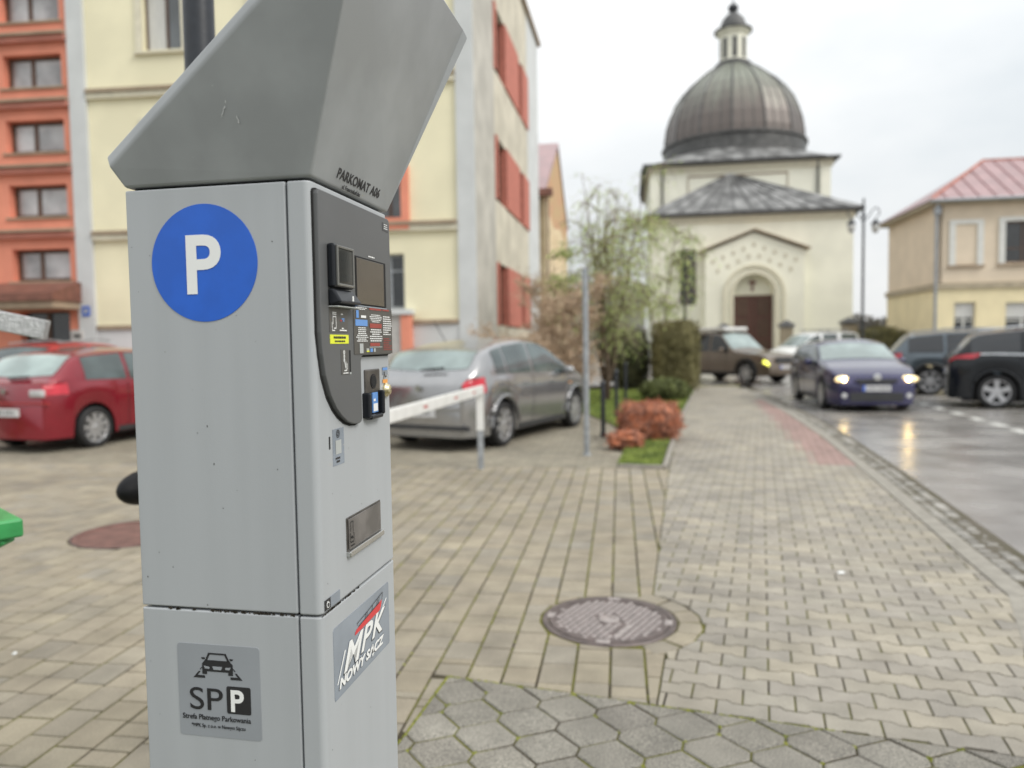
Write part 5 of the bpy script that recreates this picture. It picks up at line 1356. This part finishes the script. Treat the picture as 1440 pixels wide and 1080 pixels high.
# ------------------------------------------------------------------ PARKING METER
th = .197; W_, D_, ZTP, ZS = .2967, .2913, 1.6813, 1.0625
PM = empty('parking_meter', (-.2768, 1.05, 0), pi / 2 - th, 'tall grey parking meter with a slanted hood and a blue P disc on its side', 'parking meter')
FR = (pi / 2, 0, 0); SR = (pi / 2, 0, -pi / 2)
YD = .0345; GAP = .003
MB().box(.010, W_ - .010, .012, D_ - .01, .01, ZTP + .004).build('gap_shade_core', 'gap_black', PM)  # core painted near black, standing in for shade inside the seams
up_b = MB().box(0, W_, YD + GAP, D_, ZS + .0022, ZTP).build('upper_cabinet', 'meter_grey', PM, bevel=.0025, seg=3)
MB().box(0, W_, YD + GAP, D_, 0.0, ZS - .0012).build('lower_cabinet', 'meter_grey', PM, bevel=.0025, seg=3)
def door_plan(x0, x1, y0, y1, r, n=6):
    p = [(x1, y1), (x0, y1)]
    p += [(x0 + r - r * cos(pi / 2 * k / n), y0 + r - r * sin(pi / 2 * k / n)) for k in range(n + 1)]
    p += [(x1 - r + r * sin(pi / 2 * k / n), y0 + r - r * cos(pi / 2 * k / n)) for k in range(n + 1)]
    return p
MB().prism(door_plan(-.001, W_ + .001, 0, YD, .010), 0.0, ZS - .0014).build('lower_door', 'meter_grey', PM, bevel=.002)
MB().prism(door_plan(-.001, W_ + .001, 0, YD, .010), ZS + .0018, ZTP).build('front_door', 'meter_grey', PM, bevel=.003, seg=3)
# hood
e_, d_, h_, k_, zc = .0984, .1226, 2.0271, .0275, 1.7290
zb = ZTP + .004
def sx_(z): return e_ * (z - ZTP) / (h_ - ZTP)
Af, Cf = Vector((-e_, -d_, h_)), Vector((-sx_(zc), D_ + k_, zc))
dirs = (Cf - Af).normalized()
# side plane point below the rim, top plane inset
sn = Vector((-1, 0, -e_ / (h_ - ZTP))).normalized()        # outward normal of near side
dn = dirs.cross(sn).normalized(); dn = dn if dn.z < 0 else -dn   # in the side plane, away from rim
Al, Cl = Af + dn * .018, Cf + dn * .018
Ai, Ci = Vector((Af.x + .012, Af.y, Af.z + .000)), Vector((Cf.x + .012, Cf.y, Cf.z + .002))
Af2 = Af + dn * .018
def mir(v): return Vector((W_ - v.x, v.y, v.z))
B0, B1 = Vector((0, -.002, zb)), Vector((0, D_, zb))
# front plane lean at rim
V = [B0, B1, Cl, Al, Ai, Ci]; Vm = [mir(v) for v in V]
hd = MB(); n_ = 6
hd.add(V + Vm, [(0, 3, 2, 1), (3, 4, 5, 2), (4, 10, 11, 5), (6, 7, 8, 9), (9, 8, 11, 10), (0, 6, 9, 10, 4, 3), (1, 2, 5, 11, 8, 7), (0, 1, 7, 6)])
hd.build('hood', 'hood_grey', PM, bevel=.004, seg=3)
# open gap under the hood; its shade is painted: the black core shows through

def fbox(name, m, x0, x1, z0, z1, y0, y1, bevel=0, parent=PM, seg=2):
    return MB().box(x0, x1, y0, y1, z0, z1).build(name, m, parent, bevel=bevel, seg=seg)
def fpoly(name, m, pts, y0, y1, parent=PM, bevel=0):
    n = len(pts); mb = MB(); mb.add([(x, y0, z) for x, z in pts] + [(x, y1, z) for x, z in pts], [tuple(range(n)), tuple(range(n, 2 * n))[::-1]] + [(i, (i + 1) % n, n + (i + 1) % n, n + i) for i in range(n)])
    return mb.build(name, m, parent, bevel=bevel)
# facia panel: straight top and right, sweeping lower left edge
PY = -.008
pan = [(.007, 1.664), (.007, 1.47), (.010, 1.44), (.018, 1.408), (.034, 1.378), (.052, 1.358), (.070, 1.345), (.092, 1.334), (.114, 1.3285), (.134, 1.327), (.143, 1.329), (.1465, 1.334), (.1465, 1.425), (.150, 1.432), (.156, 1.4345),
       (.281, 1.4345), (.2865, 1.437), (.289, 1.443), (.289, 1.664), (.286, 1.669), (.280, 1.671), (.016, 1.671), (.009, 1.669)]
facia = fpoly('facia', 'panel_dark', pan, PY, .001, bevel=.0015)
fpoly('facia_edge', 'gap_black', [(x + (.0015 if x > .14 else -.0028), z + (.002 if z > 1.5 else -.0028)) for x, z in pan], -.0012, .002)
# card reader with glass door
RY = -.019
rd = fbox('card_reader', 'black_plastic', .031, .101, 1.535, 1.598, RY, PY, .003)
fbox('reader_window', 'reader_glass', .042, .094, 1.541, 1.592, RY - .0015, RY + .002, .001, rd)
rr_ = MB(); rr_.box(.038, .042, RY - .003, RY + .002, 1.537, 1.596); rr_.box(.094, .098, RY - .003, RY + .002, 1.537, 1.596); rr_.box(.042, .094, RY - .003, RY + .002, 1.592, 1.596); rr_.box(.042, .094, RY - .003, RY + .002, 1.537, 1.541)
rr_.build('window_rim', 'clear_rim', rd, bevel=.001)
lpz = MB(); lpz.add([(.031, PY, 1.508), (.112, PY, 1.508), (.108, PY, 1.534), (.031, PY, 1.534), (.032, RY - .010, 1.513), (.110, RY - .010, 1.513), (.102, RY + .002, 1.533), (.032, RY + .002, 1.533)],
                    [(0, 3, 2, 1), (4, 5, 6, 7), (0, 1, 5, 4), (1, 2, 6, 5), (2, 3, 7, 6), (3, 0, 4, 7)]); lpz.build('reader_lip', 'black_plastic', rd, bevel=.003)
fbox('lip_edge', 'print_palegrey', .032, .110, 1.5065, 1.5083, RY - .004, PY, .0005, rd)
fbox('lip_mark', 'print_white', .070, .0745, 1.516, 1.5235, RY - .0104, RY - .0098, 0, rd)
# display
fbox('display_bezel', 'gap_black', .131, .262, 1.514, 1.5915, PY - .0012, PY + .001, .001)
fbox('display', 'screen_glass', .134, .250, 1.5165, 1.5885, PY - .0022, PY, .0005)
fbox('display_edge', 'sticker_silver', .130, .2632, 1.512, 1.5139, PY - .002, PY, 0)
# prints on the facia: flat marks
def marks(name, m, rects, y=PY - .0006, parent=PM):
    mb = MB()
    for x0, x1, z0, z1 in rects: mb.add([(x0, y, z0), (x1, y, z0), (x1, y, z1), (x0, y, z1)], [(0, 1, 2, 3)])
    return mb.build(name, m, parent, recalc=False)
def lines(x0, x1, z0, z1, n, rnd, fill=.5, center=True):
    out = []; p = (z1 - z0) / n
    for k in range(n):
        zt = z1 - k * p; w = (x1 - x0) * rnd.uniform(.55, 1); xs = (x0 + x1) / 2 - w / 2 if center else x0; x = xs
        while x < xs + w - .001:
            ww = min(rnd.uniform(.003, .009), xs + w - x); out.append((x, x + ww, zt - p * (1 - (1 - fill) / 2), zt - p * (1 - fill) / 2)); x += ww + .0012
    return out
R3 = random.Random(5)
ipan = fbox('info_panel', mk('info_brown', (.085, .08, .072), .4, var=.04), .1495, .2875, 1.4358, 1.5118, PY - .001, PY + .0002, .0004)
ipan2 = fbox('info_panel', 'info_brown', .119, .1497, 1.4365, 1.5118, PY - .001, PY + .0002, 0)
yI = PY - .0016
marks('info_print_white', 'print_white', lines(.122, .176, 1.507, 1.5115, 2, R3) + lines(.125, .176, 1.456, 1.480, 8, R3) + lines(.182, .238, 1.488, 1.502, 5, R3) + lines(.182, .238, 1.456, 1.478, 6, R3) + lines(.243, .286, 1.467, 1.501, 9, R3, center=False) + [(.180, .236, 1.4472, 1.4478)], yI)
marks('info_print_red', 'print_dullred', [(.183, .236, 1.5085, 1.512), (.241, .272, 1.5090, 1.512), (.183, .236, 1.479, 1.4865), (.183, .226, 1.449, 1.4545)] + lines(.243, .286, 1.441, 1.463, 7, R3, center=False), yI)
marks('info_logo_white', 'print_white', [(.147, .168, 1.4945, 1.4985)], yI)
marks('info_logo_blue', 'print_lightblue', [(.128, .138, 1.494, 1.506), (.124, .1735, 1.4815, 1.4915)], yI)
marks('info_stamps', 'print_palegrey', [(.1665, .178, 1.4395, 1.4455), (.198, .206, 1.4395, 1.4455), (.139, .154, 1.438, 1.4535)], yI)
marks('info_stamp_yellow', 'print_yellow', [(.167, .178, 1.4397, 1.4420)], yI - .0002); marks('info_stamp_violet', 'print_lightblue', [(.183, .194, 1.4395, 1.4455)], yI)
# hand pictogram sticker
hs = fbox('pictogram_sticker', mk('picto_dark', (.09, .088, .084), .35, var=.04), .033, .098, 1.4705, 1.5055, PY - .0006, PY + .0002)
marks('print', 'print_white', [(.042, .056, 1.496, 1.4975), (.042, .056, 1.4985, 1.500), (.043, .0445, 1.482, 1.4945), (.0535, .055, 1.477, 1.4945), (.043, .055, 1.4925, 1.494), (.040, .0415, 1.473, 1.4845), (.040, .050, 1.4722, 1.4737), (.047, .0545, 1.4755, 1.477),
       (.072, .079, 1.4965, 1.4985), (.066, .092, 1.4725, 1.4742), (.074, .081, 1.4755, 1.4772)], PY - .0011, hs)
marks('print_blue_dots', 'print_lightblue', [(.074, .084, 1.4895, 1.4915), (.078, .084, 1.4868, 1.4885)], PY - .0011, hs)
marks('print_red_dot', 'print_red', [(.070, .0745, 1.4868, 1.4892)], PY - .0011, hs)
ys = fbox('yellow_sticker', 'print_yellow', .034, .099, 1.4535, 1.4668, PY - .0006, PY + .0002)
marks('print', 'print_black', lines(.037, .096, 1.460, 1.4655, 1, R3, .6) + lines(.048, .086, 1.4548, 1.4595, 1, R3, .5), PY - .0011, ys)
ss_ = fbox('card_slot_sticker', 'picto_dark', .070, .097, 1.407, 1.4445, PY - .0006, PY + .0002)
rg = random.Random(2)
def ringm(cx, cz, r, w=.001, n=10):
    out = []
    for k in range(n):
        t = 2 * pi * k / n; out.append((cx + r * cos(t) - w, cx + r * cos(t) + w, cz + r * sin(t) - w, cz + r * sin(t) + w))
    return out
marks('print', 'print_white', ringm(.080, 1.4405, .0022) + ringm(.080, 1.4345, .0018) + ringm(.080, 1.429, .0018) + [(.0795 + .0006 * k, .0815 + .0006 * k, 1.4265 - .0016 * k, 1.4285 - .0016 * k) for k in range(-3, 7)] + [(.085, .0865, 1.413, 1.427), (.079, .0885, 1.412, 1.4135), (.089, .0905, 1.414, 1.424), (.075, .094, 1.4083, 1.4097)], PY - .0011, ss_)
fbox('card_slot', 'gap_black', .1005, .1055, 1.410, 1.4435, PY - .0008, PY + .001, .001)
fbox('slot_arrow', 'print_palegrey', .1005, .1055, 1.4065, 1.4095, PY - .0008, PY + .001)
# coin unit
cu_ = fbox('coin_plate', 'steel_dark', .175, .2395, 1.3375, 1.4105, -.003, .001, .002)
MB().lathe([(.0095, -.0045), (.0095, -.002)], 18, (.208, 0, 1.3900), axis='y').build('coin_hole', 'gap_black', cu_)
MB().lathe([(.0125, -.0042), (.0125, -.002)], 18, (.208, 0, 1.3900), axis='y').build('coin_ring', 'black_plastic', cu_)
pk = MB(); pk.box(.166, .176, -.013, .001, 1.331, 1.373); pk.box(.228, .2375, -.013, .001, 1.333, 1.374); pk.box(.176, .228, -.013, .001, 1.328, 1.336)
pk.build('coin_pocket', 'black_plastic', cu_, bevel=.003)
fbox('pocket_back', 'gap_black', .177, .227, 1.337, 1.372, -.0045, -.003, 0, cu_)
bl_ = fbox('pocket_label', 'print_lightblue', .196, .219, 1.338, 1.3715, -.0062, -.0045, 0, cu_)
marks('print', 'print_white', [(.198, .217, 1.340, 1.353), (.199, .208, 1.357, 1.361)], -.0067, bl_)
# button with sticker
marks('button_sticker', 'sticker_silver', [(.2565, .2825, 1.3985, 1.4125)], -.0006)
marks('button_sticker_blue', 'print_lightblue', [(.258, .281, 1.4065, 1.411)], -.0010)
marks('button_sticker_black', 'print_black', [(.264, .267, 1.396, 1.404), (.269, .276, 1.3945, 1.397), (.262, .264, 1.391, 1.396)], -.0012)
marks('button_sticker_orange', 'indicator_amber', [(.2575, .281, 1.384, 1.3905)], -.0008)
bt = MB().lathe([(.0125, .001), (.0125, -.004), (.009, -.006), (.009, -.0085), (.006, -.010), (.001, -.0105)], 24, (.2705, 0, 1.3720), axis='y').build('push_button', 'brass', PM, smooth=True)
lt = fbox('type_label', mk('label_dark', (.06, .062, .065), .4), .2535, .2815, 1.6475, 1.6615, PY - .0006, PY + .0002)
marks('print', 'print_white', lines(.2555, .279, 1.650, 1.6605, 3, R3, .4), PY - .0010, lt)
marks('display_caption', 'print_white', lines(.176, .224, 1.5945, 1.5972, 1, R3, .8), PY - .0006)
# lower features of the front door
fbox('key_slot', 'gap_black', .0375, .0425, 1.2985, 1.3175, -.0006, .001, .001)
qs = fbox('code_sticker', 'sticker_silver', .050, .0900, 1.2715, 1.3265, -.0005, .0005)
marks('print', 'print_black', [(.058, .074, 1.2805, 1.2835), (.061, .073, 1.2755, 1.2785)] + ringm(.068, 1.3185, .0055, .0009, 14) + ringm(.068, 1.3185, .0028, .0009, 8), -.0010, qs)
marks('blank_field', 'print_palegrey', [(.059, .079, 1.288, 1.309)], -.0009, qs)
# ticket tray
tr_ = fbox('ticket_tray', 'steel_dark', .0895, .2305, 1.131, 1.1845, -.0015, .001, .001)
fbox('tray_flap', mk('flap_smoke', (.13, .12, .115), .12, spec=.7, var=.35, vscale=18), .0925, .2265, 1.1345, 1.1820, -.0035, -.0015, .001, tr_)
fbox('tray_lip', 'steel', .0890, .2325, 1.1235, 1.1325, -.0075, .001, .002, tr_)
marks('tray_pictogram', 'gap_black', [(.098, .1085, 1.176, 1.1772), (.098, .0992, 1.162, 1.177), (.1073, .1085, 1.158, 1.177), (.0965, .098, 1.146, 1.160), (.0975, .110, 1.144, 1.1455), (.110, .1113, 1.146, 1.158), (.101, .107, 1.150, 1.154), (.098, .112, 1.1385, 1.140)], -.0042, tr_)
# maker's plate above the seam
bg = fbox('maker_badge', 'print_black', .008, .0265, 1.0680, 1.0830, -.0012, .0005)
mk_r = MB(); mk_r.lathe([(.0045, -.0018), (.0045, -.0012)], 14, (.0172, 0, 1.0748), axis='y'); mk_r.build('badge_ring', 'print_white', bg)
mk_r = MB(); mk_r.lathe([(.0031, -.0021), (.0031, -.0018)], 14, (.0172, 0, 1.0748), axis='y'); mk_r.build('badge_core', 'print_black', bg)
marks('badge_arrow', 'print_white', [(.0123, .0135, 1.0745, 1.0805), (.0123, .0165, 1.0795, 1.0807)], -.0022, bg)
fbox('badge_tail', 'sticker_silver', .0265, .060, 1.0675, 1.0835, -.0009, .0005)
# ---- MPK sticker on the lower door (front)
ms = fpoly('operator_sticker', 'sticker_silver', [(.035, .921), (.258, .921), (.261, .925), (.261, 1.028), (.258, 1.0315), (.037, 1.0315), (.033, 1.027), (.033, .925)], -.0006, .0005)
for (m_, off, b_, dy) in (('print_black', .0016, .0014, -.0010), ('print_white', 0, .0011, -.0018)):
    for chs, x, z, sz in (('M', .060, .9520, .057), ('P', .1275, .9560, .053), ('K', .1740, .9600, .050)):
        text('letter', chs, sz, m_, ms, (x + off, dy, z - off), FR, bold=b_ * (1.5 if m_ == 'print_black' else 1), shear=.42, sx=1.42)
    text('lettering', 'NOWY SĄCZ', .0200, m_, ms, (.046 + off * .6, dy, .9345 - off * .6), FR, bold=.0009 * (1.6 if m_ == 'print_black' else 1), shear=.28, sx=1.44, space=1.03)
for z0 in (.957,):
    fpoly('letter_swash', 'print_white', [(.040, .944), (.043, .944), (.073, .985), (.069, .985)], -.0019, -.0015, ms)
    fpoly('letter_swash', 'print_white', [(.217, .9905), (.2205, .9895), (.247, 1.006), (.246, 1.0075)], -.0019, -.0015, ms)
fpoly('bus_red', 'print_red', [(.110, .9925), (.218, .9955), (.2245, 1.005), (.226, 1.0105), (.214, 1.0085), (.118, .9995), (.112, .9965)], -.0013, -.0009, ms)
bs = MB()
def seg2(p, q, w, y=-.0015): bs.bar((p[0], y, p[1]), (q[0], y, q[1]), .0006, w, up=(0, 1, 0)) if False else bs.add([(p[0], y, p[1] - w), (q[0], y, q[1] - w), (q[0], y, q[1] + w), (p[0], y, p[1] + w)], [(0, 1, 2, 3)])
for p, q in (((.119, 1.008), (.165, 1.013)), ((.165, 1.013), (.231, 1.0225)), ((.119, 1.0045), (.122, 1.0085)), ((.124, 1.002), (.214, 1.0095))): seg2(p, q, .0007)
for x_ in (.150, .157, .180, .202, .210, .226): bs.add([(x_, -.0015, 1.003 + (x_ - .15) * .1), (x_ + .0016, -.0015, 1.003 + (x_ - .15) * .1), (x_ + .006, -.0015, 1.0125 + (x_ - .15) * .11), (x_ + .0045, -.0015, 1.0125 + (x_ - .15) * .11)], [(0, 1, 2, 3)])
bs.build('bus_outline', 'print_black', ms, recalc=False)
# ---- hood lettering on the leaning front face
hn = Vector((0, -(h_ - ZTP), -d_)).normalized(); tilt = math.atan2(d_, h_ - ZTP)
def hood_pt(x, z, off=.0007):
    t = (z - zb) / (h_ - zb); return (x, -.002 - (d_ - .002) * t - off * cos(tilt) , z - off * sin(tilt))
HR = (pi / 2 + tilt, 0, 0)
text('lettering', 'PARKOMAT A06', .0205, 'print_black', PM, hood_pt(.071, 1.7000, .0012), HR, bold=.0005, sx=1.08, space=1.06)
text('lettering', 'ul. Franciszkańska', .0100, 'print_black', PM, hood_pt(.098, 1.6885, .0012), HR, sx=.95)
# ---- side face: blue P disc and SPP sticker; (b,z) -> local (0,b,z)
def side_poly(name, m, pts, x0, x1, parent=PM):
    n = len(pts); mb = MB(); mb.add([(x0, b, z) for b, z in pts] + [(x1, b, z) for b, z in pts], [tuple(range(n)), tuple(range(n, 2 * n))[::-1]] + [(i, (i + 1) % n, n + (i + 1) % n, n + i) for i in range(n)])
    return mb.build(name, m, parent)
cP = (.1668, 1.5722); rP = .0842
disc_ = side_poly('p_disc', 'print_blue', [(cP[0] + rP * cos(2 * pi * k / 72), cP[1] + rP * sin(2 * pi * k / 72)) for k in range(72)], -.0008, .0005)
text('letter_p', 'P', .1165, 'print_white', disc_, (-.0014, .2000, 1.5305), SR, bold=.0026, sx=1.0)
def rr(b0, b1, z0, z1, r, n=5):
    out = []
    for cx, cz, a0 in ((b1 - r, z1 - r, 0), (b0 + r, z1 - r, 90), (b0 + r, z0 + r, 180), (b1 - r, z0 + r, 270)):
        for k in range(n + 1):
            a = radians(a0 + 90 * k / n); out.append((cx + r * cos(a), cz + r * sin(a)))
    return out
sp_ = side_poly('zone_sticker', 'sticker_grey', rr(.1005, .2345, .8705, 1.0110, .005), -.0006, .0005)
def sb(b0, b1): return b0, b1
XP = -.0011
# car pictogram: b runs leftwards in the picture (b larger = further left)
cb_ = .1690
def carp(pts): return [(cb_ - u / 1000, .960 + v / 1000) for u, v in pts]
side_poly('pictogram_car', 'print_black', carp([(-25, 6), (-25, 22), (-20, 27.5), (20, 27.5), (25, 22), (25, 6), (17.5, 6), (17.5, 10.5), (-17.5, 10.5), (-17.5, 6)]), XP, -.0006, sp_)
for q in ([(-20, 27), (-14.5, 38), (-11.8, 37), (-17, 26)], [(20, 27), (14.5, 38), (11.8, 37), (17, 26)], [(-14.8, 38.6), (14.8, 38.6), (13.2, 36.2), (-13.2, 36.2)], [(-26, 31), (-20.5, 31.5), (-20.5, 28.2), (-25, 28.6)], [(26, 31), (20.5, 31.5), (20.5, 28.2), (25, 28.6)],
          [(-40, 0), (-31, 10), (-28, 10), (-33, 3.8), (-21, 3.8), (-21, 0)], [(40, 0), (31, 10), (28, 10), (33, 3.8), (21, 3.8), (21, 0)], [(-29.5, 12.5), (-26.2, 16.5), (-25, 16.5), (-27.6, 12.5)], [(29.5, 12.5), (26.2, 16.5), (25, 16.5), (27.6, 12.5)]):
    side_poly('pictogram_line', 'print_black', carp(q), XP, -.0006, sp_)
for q in ([(-22, 18.5), (-13, 17.5), (-13, 14.6), (-20, 14.6)], [(22, 18.5), (13, 17.5), (13, 14.6), (20, 14.6)], [(-8, 18.5), (8, 18.5), (6, 13.6), (-6, 13.6)]):
    side_poly('pictogram_light', 'sticker_grey', carp(q), XP - .0004, XP, sp_)
text('lettering', 'SP', .0485, 'print_black', sp_, (XP, .2185, .9115), SR, bold=.0, sx=1.22)
bx_ = side_poly('p_box', 'print_black', rr(.1165, .1555, .9085, .9500, .003), XP, -.0006, sp_)
text('letter_p', 'P', .0455, 'print_white', bx_, (XP - .0006, .1505, .9130), SR, bold=.0010, sx=.98)
text('lettering', 'Strefa Płatnego Parkowania', .0112, 'print_black', sp_, (XP, .2295, .8962), SR, bold=.0001, sx=.91)
text('lettering', '*MPK Sp. z o.o. w Nowym Sączu', .0078, 'print_black', sp_, (XP, .2150, .8845), SR, bold=0, sx=.84)
# scuffs on the hood, grime along the seams
sc_ = MB(); rg = random.Random(8)
def on_hood_side(b, z, off=.0012):
    x = -sx_(z); return Vector((x, b, z)) + sn * off
for (b, z, l, w, a) in ((.112, 1.773, .010, .0012, 1.2), (.108, 1.779, .006, .0016, .9), (.114, 1.768, .005, .001, .3), (.1045, 1.786, .005, .0007, 1.5), (.0915, 1.764, .009, .0013, 1.75), (.0905, 1.760, .004, .0016, 1.3), (.1185, 1.790, .002, .0008, 0), (.120, 1.807, .002, .0006, 1), (.086, 1.800, .003, .0004, .2), (.075, 1.845, .002, .0006, 0), (.170, 1.72, .002, .0006, .5)):
    pts = []
    for k in range(7):
        f = k / 6; pts.append((b - cos(a) * l * (f - .5) + rg.gauss(0, .0005), z + sin(a) * l * (f - .5), w * sin(pi * (f * .9 + .05)) * rg.uniform(.4, 1)))
    for (b0_, z0_, w0), (b1_, z1_, w1) in zip(pts, pts[1:]):
        sc_.add([on_hood_side(b0_ - w0, z0_), on_hood_side(b0_ + w0, z0_), on_hood_side(b1_ + w1, z1_), on_hood_side(b1_ - w1, z1_)], [(0, 1, 2, 3)])
sc_.build('scuff_marks', 'scuff', PM, recalc=False)
ch_ = MB()
for _ in range(34):
    b = rg.uniform(.05, .285); z = rg.uniform(.78, 1.67); r0 = rg.uniform(.0003, .0009); k = rg.uniform(.6, 2.4)
    ch_.add([(-.0004, b - r0, z), (-.0004, b, z - r0 * k), (-.0004, b + r0, z), (-.0004, b, z + r0 * k)], [(0, 1, 2, 3)])
for _ in range(18):
    x = rg.uniform(.01, .28); z = rg.uniform(.78, 1.32); r0 = rg.uniform(.0003, .0008); k = rg.uniform(.6, 2.4)
    ch_.add([(x - r0, -.0004, z), (x, -.0004, z - r0 * k), (x + r0, -.0004, z), (x, -.0004, z + r0 * k)], [(0, 1, 2, 3)])
ch_.build('dirt_specks', 'grime', PM, recalc=False)['kind'] = 'stuff'
gm = MB()
def flake(f, a, w):      # a ragged crumb of dirt bridging the seam
    n = 5; pts = [(a + w * (k / (n - 1)), ZS + .0006 - rg.uniform(.0012, .0030)) for k in range(n)] + [(a + w * (1 - k / (n - 1)), ZS + rg.uniform(.0008, .0026)) for k in range(n)]
    gm.add([f(u, z) for u, z in pts], [tuple(range(2 * n))])
for _ in range(30): flake(lambda u, z: (u, .0007, z), min(.13, abs(rg.gauss(0, .07))), rg.uniform(.002, .009))
for _ in range(34): flake(lambda u, z: (-.0001, u, z), min(.24, .042 + abs(rg.gauss(0, .10))), rg.uniform(.002, .009))
gm.build('seam_grime', 'grime', PM, recalc=False)['kind'] = 'stuff'
